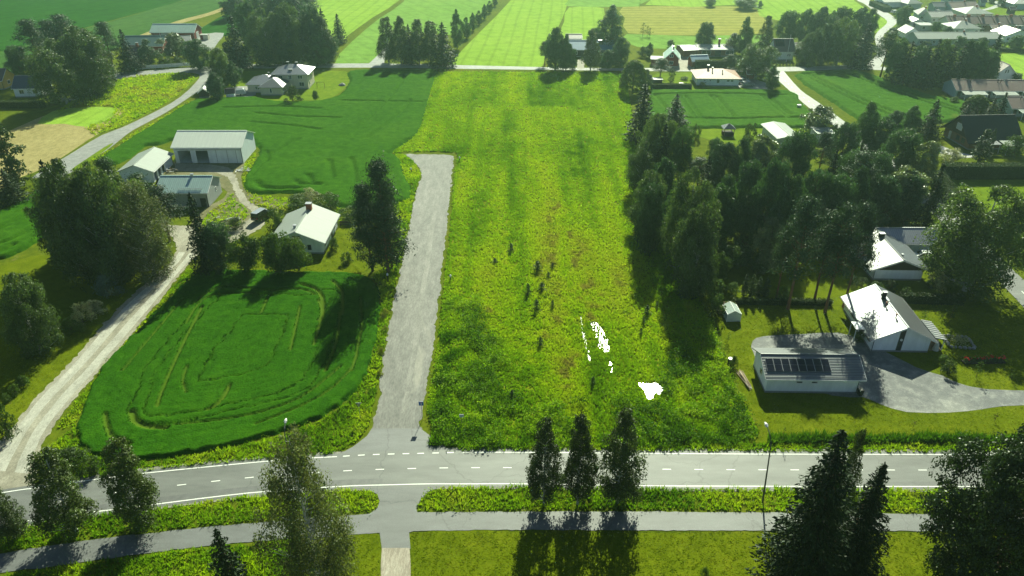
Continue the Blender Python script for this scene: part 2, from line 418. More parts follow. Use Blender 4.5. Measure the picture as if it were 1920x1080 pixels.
def p_weep(t): return np.where(t < .45, .78 + .22 * np.sin(t / .45 * 1.57), np.where(t < .62, .98 - (t - .45) * 1.6, np.clip(.72 - (t - .62) * 1.05, .2, 1)))
def p_round(t): return np.sqrt(np.clip(1 - (2 * t - .85) ** 2 / 1.35, .04, 1))
def p_wide(t): return np.clip(np.sin(np.clip(t, 0, 1) * 2.9 + .22), .05, 1) ** .6
def p_dome(t): return np.sqrt(np.clip(1 - t * t * .97, .03, 1))
def p_col(t): return np.where(t < .12, .7 + 2.5 * t, np.clip(1 - ((t - .12) / .9) ** 2.2, .05, 1))
def p_poplar(t): return np.clip(np.sin(np.clip(t, 0, 1) ** .8 * 2.75 + .35), .08, 1)
def spruce(key, seed, h, w, mat=LF_S, lv=30, br=9, size=.62, power=.85, low=.04, r0=.2, step=.17):
    r = np.random.default_rng(seed); tm, pts = trunk_mb(h, r0, r, .004, .985); Cs = []; Ds = []; Tn = []
    for i in range(lv):
        t = (i + r.random() * .6) / lv; z0 = h * (low + (1 - low) * t)
        L0 = w * .5 * (1 - t) ** power * (1 if t > .08 else .85)
        nb = max(5, int(br * (1 - t * .45)))
        for k in range(nb):
            a = 6.283 * (k + r.random() * .8) / nb; L = L0 * r.uniform(.62, 1.18) + .12
            m = max(4, int(L / step)); s = np.linspace(.12, 1, m)
            up = -.22 * s - .12 * s * s + .17 * s ** 3.5 + (.25 * t)
            side = r.normal(0, .10, m) * L * s * 1.1
            x = np.cos(a) * L * s - np.sin(a) * side; y = np.sin(a) * L * s + np.cos(a) * side; z = z0 + L * up + r.normal(0, .06, m)
            Cs.append(np.stack([x, y, z], -1)); d = np.tile([[math.cos(a), math.sin(a), -.35]], (m, 1)); Ds.append(d + r.normal(0, .35, (m, 3)))
            Tn.append(np.full(m, r.uniform(.7, 1.3)))
            if L > .8:
                tm.tube([(0, 0, z0), (math.cos(a) * L * .6, math.sin(a) * L * .6, z0 - L * .14)], [.03, .012], 3)
            hang = r.random(m) < .55
            if hang.any():
                C2 = np.stack([x, y, z - .16 - r.random(m) * .18], -1)[hang]; Cs.append(C2); Ds.append(np.tile([[0, 0, -1.0]], (len(C2), 1)) + r.normal(0, .3, (len(C2), 3))); Tn.append(np.full(len(C2), r.uniform(.6, 1.0)))
    Cs.append(np.stack([np.zeros(10), np.zeros(10), np.linspace(h * .93, h, 10)], -1)); Ds.append(np.tile([[0, 0, 1.]], (10, 1))); Tn.append(np.ones(10))
    C = np.vstack(Cs); D = np.vstack(Ds); T = np.concatenate(Tn)[:, None] * np.array([[1, 1, 1]])
    V, Fc = leaf_quads(C, size * r.uniform(.7, 1.25, len(C)), r, aspect=.36, dirs=D, dmix=.75)
    PROTO.setdefault(key, []).append((tm.mesh('trunk', BARK_D), npmesh('crown', V, Fc, np.repeat(T, 4, 0), [mat]), h, w))
def pine(key, seed, h, w, t0=.42, puffs=46, per=95):
    r = np.random.default_rng(seed); tm, pts = trunk_mb(h, .22, r, .03); Cs = []; Os = []; Tn = []
    for i in range(puffs):
        t = r.random() ** .8; z = h * (t0 + (1 - t0) * t * .97); a = r.random() * 6.283
        rad = w * .5 * (np.clip(1.05 - t ** 2.2, .12, 1)) * (.35 + .65 * math.sqrt(r.random())) * (.75 + .25 * math.sin(3 * a + seed))
        c0 = at_h(pts, z); c = c0 + np.array([math.cos(a) * rad, math.sin(a) * rad, rad * .25])
        tm.tube([c0 - np.array([0, 0, rad * .25]), c0 * .5 + c * .5, c], [.07 * (1 - t * .6), .045, .015], 4)
        m = int(per * r.uniform(.6, 1.3)); o = r.normal(size=(m, 3)) * np.array([.62, .62, .27]) * r.uniform(.8, 1.35)
        Cs.append(c + o); Os.append(o / np.array([.62, .62, .27]) + np.array([0, 0, .5])); Tn.append(np.full(m, r.uniform(.7, 1.3)))
    C = np.vstack(Cs); T = np.concatenate(Tn)[:, None] * np.array([[1, 1, 1]])
    V, Fc = leaf_quads(C, .36 * r.uniform(.7, 1.3, len(C)), r, aspect=.4, out=np.vstack(Os) * .6)
    PROTO.setdefault(key, []).append((tm.mesh('trunk', BARK_P), npmesh('crown', V, Fc, np.repeat(T, 4, 0), [LF_P]), h, w))

for s in range(3): leafy('B', 20 + s, 14, 5.6, p_birch, LF_B2, BARK_B, .10, 96, .17, 330, .25, .5, .6, .17, inner=.45, flat=1.05)
for s in range(3): leafy('G', 40 + s, 13, 10, p_round, LF_B, BARK_B, .05, 82, .16, 620, .30, .4, .5, .24)
leafy('W', 60, 18, 10.5, p_weep, LF_W, BARK_B, .05, 150, .115, 380, .24, .8, 1.6, .26, tintv=.25, inner=.3, flat=1.15)
for s in range(4): leafy('L', 70 + s, 11, 9, p_round, LF_G, BARK_D, .05, 64, .18, 600, .30, .1, .2, .24)
leafy('A', 78, 20, 14, p_round, LF_A, BARK_D, .05, 180, .125, 640, .34, .1, .2, .4)
for s in range(2): leafy('K', 80 + s, 12, 7, p_poplar, LF_G, BARK_D, .05, 52, .19, 460, .3, .1, .2, .2)
for s in range(2): leafy('M', 90 + s, 11, 9, p_round, LF_M, BARK_D, .06, 60, .15, 380, .36, .0, .1, .22, .75)
for s in range(3): leafy('U', 100 + s, 3, 3.6, p_dome, LF_U, BARK_D, .05, 26, .19, 150, .2, .1, .2, .05)
leafy('V', 110, 3, 3.6, p_dome, LF_V, BARK_D, .05, 26, .19, 150, .2, .1, .2, .05)
leafy('Y', 112, 1.5, 2, p_dome, LF_Y, BARK_D, .05, 18, .2, 80, .15, .1, .1, .04)
leafy('F', 113, 3, 3.6, p_dome, LF_F, BARK_D, .05, 26, .19, 140, .2, .1, .2, .05)
leafy('T', 114, 3.2, 3.4, p_round, LF_U, BARK_D, .16, 40, .22, 190, .2, .2, .2, .06)
leafy('Q', 115, 2.4, 1.6, p_poplar, LF_U, BARK_D, .2, 9, .2, 26, .14, .2, .1, .02)
leafy('D', 116, 2.4, 1.3, p_poplar, LF_O, BARK_D, .2, 9, .2, 22, .14, .2, .1, .02)
leafy('O', 117, 3, 3.4, p_dome, LF_H, BARK_D, .05, 40, .14, 110, .15, .1, .0, .05, tintv=.08, inner=.8)
for s in range(2): leafy('C', 118 + s, 5, 1.5, p_col, LF_H, BARK_D, .02, 44, .24, 90, .16, .0, .0, .06, tintv=.1)
for s in range(3): spruce('S', 130 + s, 15, 6.2)
for s in range(2): spruce('N', 140 + s, 20, 7.6, lv=52, br=13, size=.44, r0=.26, step=.1)
spruce('I', 150, 2.4, 1.5, LF_I, lv=11, br=7, size=.34, power=.7, r0=.04)
for s in range(3): pine('P', 160 + s, 14, 7, .34, 66, 110)
for s in range(2): pine('E', 170 + s, 15, 7.5, .07, 120, 110)
KINDS = {'B': ('birch_tree', 'slender birch'), 'G': ('birch_tree', 'broad birch'), 'W': ('birch_tree', 'weeping birch'), 'L': ('leafy_tree', 'dark leafy tree'), 'A': ('leafy_tree', 'big leafy tree'), 'K': ('leafy_tree', 'upright leafy tree'),
         'M': ('maple_tree', 'pale glossy-leaved tree'), 'U': ('bush', 'green bush'), 'V': ('bush', 'silvery bush'), 'Y': ('bush', 'yellow-green bush'), 'F': ('bush', 'pale flowering bush'),
         'T': ('apple_tree', 'small round-crowned tree'), 'Q': ('young_tree', 'thin young tree'), 'D': ('young_tree', 'thin reddish young tree'), 'O': ('bush', 'clipped round bush'),
         'C': ('thuja_tree', 'columnar dark conifer'), 'S': ('spruce_tree', 'dark pointed spruce'), 'N': ('spruce_tree', 'tall dark spruce'), 'I': ('spruce_sapling', 'small spruce sapling'), 'P': ('pine_tree', 'open-crowned pine'), 'E': ('pine_tree', 'dense bushy pine')}
_cnt = {}
def tree(kind, xm, yb, yt, wpx, label, group=None):
    """xm: middle of the crown, yb/yt: foot and tip, wpx: crown width, all in photo pixels"""
    ym = (yb + yt) / 2
    xb = 960 + (xm - 960) * (NADIR - yb) / (NADIR - ym)
    b = P(xb, yb); h = max(.5, height_at(b.y, yt)); wm = wpx * depth_of((b.x, b.y, h / 2)) / FPX
    k = _cnt.get(kind, 0); _cnt[kind] = k + 1
    wm *= {'S': 1.3, 'P': 1.15}.get(kind, 1)                                          # branch tips are sparse: the dense part carries the outline
    tk, cr, ph, pw = PROTO[kind][k % len(PROTO[kind])]
    nm = KINDS[kind][0]
    cat = 'bush' if nm == 'bush' else ('sapling' if kind in 'IQD' else 'tree')
    o = thing(nm, label, cat, b, random.random() * 6.28, group); o.scale = (wm / pw, wm / pw, h / ph)
    a = bpy.data.objects.new('trunk', tk); link(a, o); c = bpy.data.objects.new('crown', cr); link(c, o)
    return o
ORD = ['', 'second', 'third', 'fourth', 'fifth', 'sixth', 'seventh', 'eighth', 'ninth', 'tenth', 'eleventh', 'twelfth', 'thirteenth', 'fourteenth', 'fifteenth', 'sixteenth']
def stand(where, lst, group):
    """a group of trees; each label says which one by its kind and its place counted from the left"""
    by = {}
    for q in lst: by.setdefault(KINDS[q[0]][1], []).append(q)
    for kn, qs in by.items():
        qs.sort(key=lambda q: q[1]); n = len(qs)
        for i, q in enumerate(qs):
            if n == 1: lab = f'{kn} {where}'
            elif i == 0: lab = f'leftmost {kn} {where}'
            elif i == n - 1: lab = f'rightmost {kn} {where}'
            else: lab = f'{ORD[i]} {kn} from the left {where}'
            tree(*q, lab, group)
def hedge(label, a, b, width, h, group=None, dens=70, mat=None):
    A, B = P(*a), P(*b); d = (B - A); L = d.length; rz = math.atan2(d.y, d.x)
    o = thing('hedge', label, 'hedge', A, rz, group); r = np.random.default_rng(int(L * 97) + 5)
    core = MB(); n = max(2, int(L / 1.5))
    for i in range(n):
        e = .03 * r.random(); core.box(L * i / n + .06, L * (i + 1) / n - .0 - (.06 if i == n - 1 else 0), .12 + e, width - .12 - e, 0, h - .15 - e)
    core.build('branches', plain('hedge_twigs', (.022, .034, .010), .95, 0, .1), o)
    A_ = 2 * (L * h + width * h) + L * width; m = int(min(16000, A_ * dens)); pr = np.array([L * h, L * h, L * width * 1.5, width * h, width * h]); f = r.choice(5, m, p=pr / pr.sum())
    u = r.random(m) * L; v = r.random(m) * width; z = r.random(m) * h
    v = np.where(f == 0, 0, np.where(f == 1, width, v)); z = np.where(f == 2, h, z); u = np.where(f == 3, 0, np.where(f == 4, L, u))
    wob = (vn(u, z + v, .9, 9) - .5) * .28
    v = v + wob * np.where(f == 0, 1, np.where(f == 1, -1, 0)); z = z + np.where(f == 2, wob, 0)
    C = np.stack([u, v, z], -1) + r.normal(0, .06, (m, 3)); C[:, 2] = np.maximum(C[:, 2], .05)
    T = (.75 + .5 * vn(u, z + v, .8, 4))[:, None] * np.ones((1, 3))
    c = bpy.data.objects.new('foliage', crown_mesh('foliage', C, .2 * r.uniform(.7, 1.3, m), T, mat or LF_H, r)); link(c, o); return o

# ================================================================== THE GROUND
GRASS = ground_mat('rough_grass', [(.060, .098, .006), (.100, .135, .007), (.155, .165, .014)], .05, .7, 6, patch=((.20, .17, .07), .25, .66, .78))
LAWN = ground_mat('mown_lawn', [(.082, .118, .003), (.110, .146, .004), (.145, .165, .008)], .08, .5, 7, bmp=.25, bd=.03, patch=((.19, .17, .05), .35, .68, .8))
LAWNFAR = ground_mat('far_lawn', [(.10, .165, .008), (.13, .20, .010), (.17, .23, .015)], .08, .5, 5, bmp=.25)
MEADOW = ground_mat('meadow_soil', [(.12, .175, .006), (.18, .225, .008), (.22, .24, .016)], .06, .7, 5, stretch=(1, .35, 1))
CROP = ground_mat('young_oats', [(.024, .092, .003), (.034, .112, .004), (.052, .135, .006)], .05, .8, 4, bmp=.8, bd=.15)
CROPY = ground_mat('young_barley', [(.034, .110, .006), (.046, .130, .008), (.070, .155, .010)], .05, .8, 4, bmp=.8, bd=.15, patch=((.16, .20, .03), .06, .66, .8))
CROPN = ground_mat('near_oats', [(.018, .080, .002), (.026, .098, .003), (.042, .120, .004)], .05, .8, 4, bmp=.8, bd=.15)
for m in (CROPN,):                     # wheel tracks show thin yellowish stubble and soil
    t = m.node_tree; b = t.nodes['Principled BSDF']; src = b.inputs['Base Color'].links[0].from_socket
    at = nd(t, 'ShaderNodeAttribute', attribute_name='tint'); t.links.new(mix(t, at.outputs['Fac'], src, (.070, .125, .010)), b.inputs['Base Color'])
def field_mat(name, cols, stripes=None, ang=0.0, amt=.25, sep=3.0):
    """arable field seen from afar: noise plus drill lines"""
    m = ground_mat(name, cols, .03, .25, 2.5, bmp=.4, bd=.2); t = m.node_tree; b = t.nodes['Principled BSDF']
    src = b.inputs['Base Color'].links[0].from_socket
    c = coords(t); rt = nd(t, 'ShaderNodeVectorRotate', rotation_type='Z_AXIS'); rt.inputs['Angle'].default_value = R(ang); t.links.new(c, rt.inputs['Vector'])
    wv = nd(t, 'ShaderNodeTexWave', bands_direction='X'); wv.inputs['Scale'].default_value = .314 / sep * 1.0
    wv.inputs['Distortion'].default_value = 1.2; wv.inputs['Detail'].default_value = 3; wv.inputs['Detail Scale'].default_value = .3
    t.links.new(rt.outputs[0], wv.inputs['Vector'])
    k = ramp(t, wv.outputs['Fac'], [(.0, (1, 1, 1)), (.8, (1, 1, 1)), (1, (1 - amt, 1 - amt, 1 - amt))])
    t.links.new(mix(t, 1.0, src, k, 'MULTIPLY'), b.inputs['Base Color']); return m
F_DEEP = field_mat('deep_green_field', [(.014, .075, .004), (.019, .09, .006), (.028, .105, .01)], ang=25, amt=.12, sep=12)
F_GREY = field_mat('greyish_green_field', [(.040, .105, .018), (.052, .125, .024), (.068, .14, .03)], ang=25, amt=.12, sep=10)
F_LIME = field_mat('lime_field', [(.20, .34, .030), (.235, .38, .04), (.27, .40, .05)], ang=4, amt=.16, sep=5)
F_PALE = field_mat('pale_green_field', [(.14, .27, .04), (.17, .31, .05), (.20, .34, .06)], ang=-30, amt=.12, sep=7)
F_YELL = field_mat('yellowing_field', [(.24, .26, .05), (.29, .29, .06), (.33, .31, .08)], ang=90, amt=.3, sep=6)
HAY = ground_mat('cut_hay', [(.26, .22, .09), (.33, .28, .12), (.40, .34, .16)], .08, .9, 5, stretch=(1, .5, 1))
def asphalt(name, col, worn):
    m = ground_mat(name, [tuple(x * .85 for x in col), col, worn], .09, .6, 30, .60, .45, .3, .006, stretch=(.25, 1, 1))
    t = m.node_tree; b = t.nodes['Principled BSDF']; src = b.inputs['Base Color'].links[0].from_socket
    v = nd(t, 'ShaderNodeTexVoronoi', feature='DISTANCE_TO_EDGE'); v.inputs['Scale'].default_value = .07
    n = nd(t, 'ShaderNodeTexNoise'); n.inputs['Scale'].default_value = .5; n.inputs['Detail'].default_value = 5; t.links.new(coords(t), n.inputs['Vector'])
    av = nd(t, 'ShaderNodeVectorMath', operation='MULTIPLY_ADD'); av.inputs[1].default_value = (3, 3, 0); t.links.new(n.outputs['Color'], av.inputs[0]); t.links.new(coords(t), av.inputs[2]); t.links.new(av.outputs[0], v.inputs['Vector'])
    k = ramp(t, v.outputs['Distance'], [(0, (.55, .55, .55)), (.0025, (.75, .75, .75)), (.005, (1, 1, 1))])
    t.links.new(mix(t, .8, src, k, 'MULTIPLY'), b.inputs['Base Color']); return m
ASPH = asphalt('old_asphalt', (.14, .145, .137), (.172, .178, .165))
ASPH2 = asphalt('path_asphalt', (.13, .135, .135), (.155, .16, .16))
PATCHM = ground_mat('patched_asphalt', [(.11, .112, .11), (.125, .127, .125), (.14, .142, .14)], .2, 1, 30, .6, .4, .3, .005)
GRAV = ground_mat('crushed_gravel', [(.115, .114, .104), (.165, .162, .147), (.23, .222, .20)], .08, .9, 5, .75, .4, .6, .03, stretch=(1, .3, 1), patch=((.36, .34, .28), .12, .62, .78))
DIRT = ground_mat('lane_dirt', [(.22, .20, .15), (.28, .26, .20), (.36, .34, .27)], .1, .6, 6, .8, .3, .5, .03, stretch=(1, .5, 1))
YARD = ground_mat('yard_earth', [(.09, .10, .03), (.15, .14, .06), (.21, .19, .11)], .15, .8, 6, .9, .2)
PAINT = plain('road_paint', (.78, .78, .74), .55, 0, .4, .08, 4, True)
BLADE = leaf_mat('grass_blades', (1, 1, 1), .5, .7, .06, 0.0, (1.3, 1.4, .5))
WEEDM = leaf_mat('weed_leaves', (1, 1, 1), .4, .6, .12, 0.0, (1.3, 1.4, .5))

g = sheet('ground', np.array([(-1400, -300), (1400, -300), (1400, 2400), (-1400, 2400)]), 0, GRASS)

# far fields, lawns, hay
ZI = 0
for nm, m, pts in [
    ('field', F_DEEP, [(-700, 60), (0, 97), (120, 63), (250, 27), (352, -2), (420, -30), (300, -120), (-900, -60)]),
    ('field', F_GREY, [(-250, 165), (0, 98), (120, 64), (250, 28), (353, -1), (425, -1), (422, 14), (330, 42), (268, 66), (200, 100), (60, 130), (-20, 150)]),
    ('field', F_DEEP, [(352, 70), (395, 42), (432, 24), (500, 10), (520, 60), (440, 66), (385, 72)]),
    ('field', F_LIME, [(560, -40), (770, -40), (752, -2), (700, 32), (650, 68), (632, 84), (560, 40)]),
    ('field', F_PALE, [(775, -40), (985, -60), (930, -2), (880, 42), (850, 66), (760, 60), (700, 112), (690, 118), (628, 118), (660, 78), (712, 34), (758, 2)]),
    ('field', F_LIME, [(1000, -60), (1075, -60), (1066, -2), (1052, 40), (1022, 100), (1014, 128), (950, 126), (852, 123), (850, 112), (900, 60), (960, -2)]),
    ('field', F_LIME, [(1067, 14), (1132, 15), (1126, 44), (1118, 72), (1052, 72), (1058, 40)]),
    ('field', F_PALE, [(1080, -60), (1320, -60), (1200, 8), (1200, 12), (1066, 12), (1070, -4)]),
    ('field', F_YELL, [(1168, 13), (1300, 12), (1418, 14), (1432, 34), (1440, 62), (1300, 66), (1178, 62), (1172, 34)]),
    ('field', F_PALE, [(1175, 64), (1300, 68), (1440, 66), (1440, 92), (1270, 92), (1196, 88), (1180, 78)]),
    ('field', F_LIME, [(1330, -60), (1580, -60), (1598, -2), (1660, 36), (1662, 46), (1640, 62), (1500, 44), (1424, 30), (1400, 8), (1210, 9)]),
    ('field', F_LIME, [(1868, 102), (2060, 100), (2100, 150), (1918, 150), (1880, 138)]),
    ('field', LAWNFAR, [(1786, 338), (2060, 338), (2100, 440), (1918, 428), (1850, 400), (1800, 372)]),
    ('hay_field', HAY, [(-120, 300), (-20, 262), (70, 222), (120, 206), (176, 204), (236, 204), (228, 220), (190, 248), (166, 262), (90, 312), (40, 332), (-60, 380)]),
    ('grass_patch', F_LIME, [(70, 232), (100, 208), (160, 201), (214, 202), (212, 218), (168, 238), (120, 232)]),
    ('paddock', LAWNFAR, [(62, 212), (130, 188), (200, 152), (260, 140), (340, 134), (372, 138), (368, 150), (335, 178), (298, 202), (225, 238), (178, 252), (190, 245), (232, 210), (238, 200), (170, 196), (110, 200)]),
]:
    sheet(nm, gpx(pts, 2), .004 + .004 * (ZI % 4), m); ZI += 1
for nm, m, pts in [
    ('lawn', LAWN, [(1345, 575), (1420, 566), (1580, 575), (1800, 560), (2100, 640), (2100, 845), (1920, 832), (1460, 836), (1418, 832), (1400, 770), (1362, 660)]),
    ('lawn', LAWN, [(1352, 520), (1380, 490), (1500, 470), (1650, 480), (1800, 540), (1800, 566), (1600, 572), (1370, 566)]),
    ('lawn', LAWN, [(766, 1004), (980, 1000), (1300, 1000), (1670, 1002), (2000, 1004), (2050, 1300), (760, 1300)]),
    ('lawn', LAWN, [(640, 1008), (712, 1004), (716, 1300), (400, 1300), (500, 1060)]),
    ('lawn', LAWN, [(-300, 560), (-60, 520), (60, 480), (200, 480), (300, 500), (310, 512), (262, 548), (205, 605), (130, 690), (60, 765), (0, 850), (-300, 1000)]),
    ('lawn', LAWN, [(370, 505), (400, 470), (480, 440), (510, 425), (640, 425), (665, 440), (690, 505), (640, 512), (500, 512)]),
    ('lawn', LAWNFAR, [(440, 182), (400, 150), (440, 134), (560, 132), (648, 134), (656, 150), (640, 172), (600, 190), (520, 190)]),
    ('lawn', LAWNFAR, [(1215, 172), (1230, 138), (1440, 138), (1452, 170), (1400, 168), (1300, 170)]),
    ('lawn', LAWNFAR, [(1290, 240), (1500, 240), (1540, 262), (1440, 275), (1330, 262)]),
    ('lawn', LAWNFAR, [(1664, 60), (1690, 30), (1780, 8), (1990, 8), (2060, 90), (1900, 100), (1760, 92)]),
]:
    sheet(nm, gpx(pts, 2), .022 + .004 * (ZI % 3), m); ZI += 1
ZF = .036   # everything above lies clear of the sheets below it

# standing crops
tl = lambda pts: gpx(pts, 3, True, False)
near_poly = gpx([(146, 805), (152, 780), (195, 692), (290, 590), (350, 532), (378, 514), (430, 509), (500, 511), (580, 513), (640, 513), (688, 522), (709, 545), (711, 580), (703, 640), (690, 690), (668, 730), (640, 758), (600, 783), (550, 803), (480, 824), (380, 845), (300, 858), (240, 862), (190, 856), (156, 838)], 3)
near_trams = [
    (tl([(380, 578), (352, 632), (325, 690), (302, 745), (296, 766)]), .22), (tl([(432, 726), (420, 748), (404, 765), (390, 772)]), .35),
    (tl([(249, 776), (254, 792), (275, 803), (312, 806)]), .75), (tl([(199, 780), (202, 803), (213, 824), (246, 836)]), .4),
    (tl([(366, 572), (396, 549), (432, 540), (500, 548), (560, 545), (592, 556)]), .16), (tl([(350, 610), (372, 574), (404, 556), (470, 553)]), .10),
    (tl([(563, 578), (556, 612), (545, 660)]), .16), (tl([(598, 566), (604, 590), (598, 620), (589, 650)]), .2), (tl([(638, 588), (632, 640), (610, 700)]), .18),
    (tl([(566, 536), (590, 544), (604, 560), (606, 590), (600, 604)]), .5), (tl([(624, 530), (642, 552), (642, 592)]), .35), (tl([(503, 562), (490, 590)]), .18),
    (tl([(350, 740), (344, 715), (352, 690)]), .12), (tl([(640, 690), (560, 752), (450, 786), (330, 800)]), .10), (tl([(672, 640), (662, 690), (600, 748), (480, 800)]), .08),
    (tl([(676, 560), (678, 620), (660, 700)]), .1), (tl([(230, 700), (330, 580), (345, 565)]), .1)]
crop_field('oat_field', near_poly, .55, .28, CROPN, [(a_, b_ * .5) for a_, b_ in near_trams], nz=.05, floor=.14, rows=.018, rings=((6.5, .02), (8.3, .02), (15.0, .02)), label='deep green oat field with curved wheel tracks beside the gravel road')
left_poly = gpx([(186, 303), (230, 272), (300, 228), (360, 193), (384, 188), (470, 184), (520, 192), (590, 192), (625, 185), (646, 172), (657, 155), (656, 148), (653, 140), (666, 134), (740, 133), (818, 134), (812, 150), (800, 190), (788, 235), (770, 262), (735, 284), (748, 300), (756, 330), (768, 352), (766, 372), (735, 384), (640, 388), (600, 370), (540, 362), (490, 364), (466, 358), (460, 343), (470, 320), (490, 287), (484, 274), (466, 262), (400, 258), (330, 262), (300, 272), (270, 275), (240, 298), (215, 308)], 3)
crop_field('oat_field', left_poly, .7, .6, CROP, [
    (tl([(484, 345), (490, 353), (520, 357), (560, 356)]), .35), (tl([(556, 342), (562, 348), (600, 349)]), .3), (tl([(730, 290), (752, 276), (766, 264)]), .35),
    (tl([(470, 232), (540, 238), (600, 246)]), .12), (tl([(480, 215), (560, 222), (640, 224)]), .12), (tl([(643, 262), (690, 225), (735, 180), (760, 145)]), .12), (tl([(690, 262), (740, 225), (770, 190)]), .14),
    (tl([(502, 288), (500, 305)]), .25), (tl([(618, 303), (624, 336)]), .25), (tl([(578, 331), (586, 345)]), .25), (tl([(660, 300), (668, 345)]), .25), (tl([(640, 192), (720, 193), (800, 194)]), .1), (tl([(420, 205), (520, 203), (600, 207)]), .1),
    (tl([(560, 264), (500, 300), (470, 335)]), .1)], label='green oat field behind the white machine hall and the beige house')
crop_field('barley_field', gpx([(1222, 176), (1225, 171), (1300, 171), (1476, 172), (1496, 190), (1520, 212), (1540, 234), (1500, 240), (1420, 240), (1300, 241), (1240, 240), (1215, 222)], 2), .7, .6, CROPY, [
    (tl([(1222, 180), (1330, 178), (1470, 181)]), .25), (tl([(1228, 180), (1252, 210)]), .25), (tl([(1275, 183), (1300, 221)]), .2), (tl([(1286, 183), (1312, 222)]), .2), (tl([(1333, 182), (1365, 221)]), .3), (tl([(1343, 183), (1375, 221)]), .3),
    (tl([(1426, 181), (1470, 216), (1478, 224)]), .3), (tl([(1436, 181), (1482, 218)]), .3), (tl([(1290, 224), (1370, 226), (1480, 223), (1530, 222)]), .25)], label='green barley field with paired wheel tracks between terracotta house and grove')
crop_field('barley_field', gpx([(1490, 142), (1540, 136), (1600, 134), (1660, 150), (1740, 180), (1800, 190), (1830, 205), (1812, 222), (1740, 234), (1690, 242), (1640, 238), (1612, 226), (1556, 188)], 2), .7, .6, CROPY, [
    (tl([(1505, 140), (1540, 160), (1600, 190), (1660, 215), (1684, 224)]), .35), (tl([(1514, 140), (1556, 161), (1622, 192), (1694, 220)]), .35), (tl([(1592, 142), (1680, 176), (1800, 214)]), .3), (tl([(1600, 140), (1690, 174), (1806, 210)]), .2),
    (tl([(1500, 142), (1550, 138), (1590, 138)]), .2)], label='green barley field with long wheel tracks right of the side road')
crop_field('oat_field', gpx([(-200, 480), (-60, 430), (0, 402), (60, 366), (88, 356), (110, 380), (96, 430), (40, 470), (-20, 490)], 2), .7, .5, CROP, [
    (tl([(-10, 440), (40, 412), (80, 386)]), .25), (tl([(-10, 465), (30, 450), (80, 420)]), .25), (tl([(-5, 480), (30, 462)]), .25)], label='green crop field at the left edge below the hay')

# ------------------------------------------------------------------ roads
EL_UP = [(-260, 968), (20, 922), (67, 916), (147, 904), (200, 897), (270, 888), (517, 864), (630, 857), (700, 853), (800, 850.5), (870, 849), (1000, 849), (1400, 852), (1930, 853), (2300, 853)]
EL_LO = [(-260, 1034), (27, 982), (67, 976), (163, 962), (207, 957), (277, 948), (467, 925), (633, 913), (740, 909.5), (807, 908), (870, 908), (993, 908), (1280, 912), (1930, 913), (2300, 913)]
up = gpx(EL_UP, 4, True, False); lo = gpx(EL_LO, 4, True, False)
mid = (up + lo) / 2
def offs(line, d):
    t = np.gradient(line, axis=0); t /= np.linalg.norm(t, axis=1, keepdims=True); return line + np.stack([-t[:, 1], t[:, 0]], -1) * d
Z0 = ZF
road = sheet('main_road', np.vstack([offs(up, .55), offs(lo, -.5)[::-1]]), Z0 + .03, ASPH)
def line_strip(name, line, wd, z, parent, skip=None):
    a, b = offs(line, wd / 2), offs(line, -wd / 2)
    return sheet(name, np.vstack([a, b[::-1]]), z, PAINT, parent=parent)
def resample(line, step):
    d = np.concatenate([[0], np.cumsum(np.linalg.norm(np.diff(line, axis=0), axis=1))]); s = np.arange(0, d[-1], step)
    return np.stack([np.interp(s, d, line[:, 0]), np.interp(s, d, line[:, 1])], -1)
def part_line(line, x0, x1):
    r_ = resample(line, .25); k = (r_[:, 0] >= x0) & (r_[:, 0] <= x1); return r_[k]
XJ0, XJ1 = P(632, 857).x, P(888, 849).x
line_strip('edge_line', part_line(up, -90, XJ0), .14, Z0 + .036, road); line_strip('edge_line', part_line(up, XJ1, 95), .12, Z0 + .036, road)
line_strip('edge_line', part_line(lo, -90, 95), .14, Z0 + .036, road)
def dashes(line, x0, x1, ln, gap, wd, z, parent, name='centre_dash', off=0.0):
    q = part_line(line, x0, x1); d = np.concatenate([[0], np.cumsum(np.linalg.norm(np.diff(q, axis=0), axis=1))]); s = off
    while s + ln < d[-1]:
        a = np.array([np.interp(s, d, q[:, 0]), np.interp(s, d, q[:, 1])]); b = np.array([np.interp(s + ln, d, q[:, 0]), np.interp(s + ln, d, q[:, 1])])
        t = (b - a) / np.linalg.norm(b - a); n = np.array([-t[1], t[0]]) * wd / 2
        sheet(name, np.array([a - n, b - n, b + n, a + n]), z, PAINT, parent=parent); s += ln + gap
dashes(mid, -80, 80, 1.07, 2.93, .13, Z0 + .036, road, off=1.9)
dashes(up, XJ0 + .5, XJ1, .85, 1.05, .16, Z0 + .036, road, 'give_way_dash')
wl = part_line(lo, -85, P(720, 905).x)
sheet('repair_strip', np.vstack([offs(wl, 1.1), offs(wl, .25)[::-1]]), Z0 + .033, PATCHM, parent=road)
wl = part_line(lo, P(1500, 905).x, 85); sheet('repair_strip', np.vstack([offs(wl, .8), offs(wl, .1)[::-1]]), Z0 + .033, PATCHM, parent=road)
SHOUL = ground_mat('road_shoulder', [(.20, .19, .16), (.26, .25, .21), (.17, .17, .12)], .4, 1.5, 8, .8, .3)
shl = np.vstack([offs(up, .95) + np.stack([0 * up[:, 0], .25 * (vn(up[:, 0], up[:, 1], 1.1, 5) - .5)], -1), offs(lo, -.85)[::-1]])
sheet('road_shoulder', shl, Z0 + .016, SHOUL)
ribbon('cycle_path', [(-300, 1096), (0, 1039), (133, 1018), (260, 1002), (483, 980), (663, 966), (780, 961), (973, 960), (1273, 960), (1670, 964), (2200, 967)],
       [(-300, 1140), (0, 1075), (77, 1067), (160, 1053), (353, 1028), (487, 1015), (712, 1000), (783, 996), (973, 994), (1280, 995), (2200, 998)], Z0 + .022, ASPH2, ragged=.08)
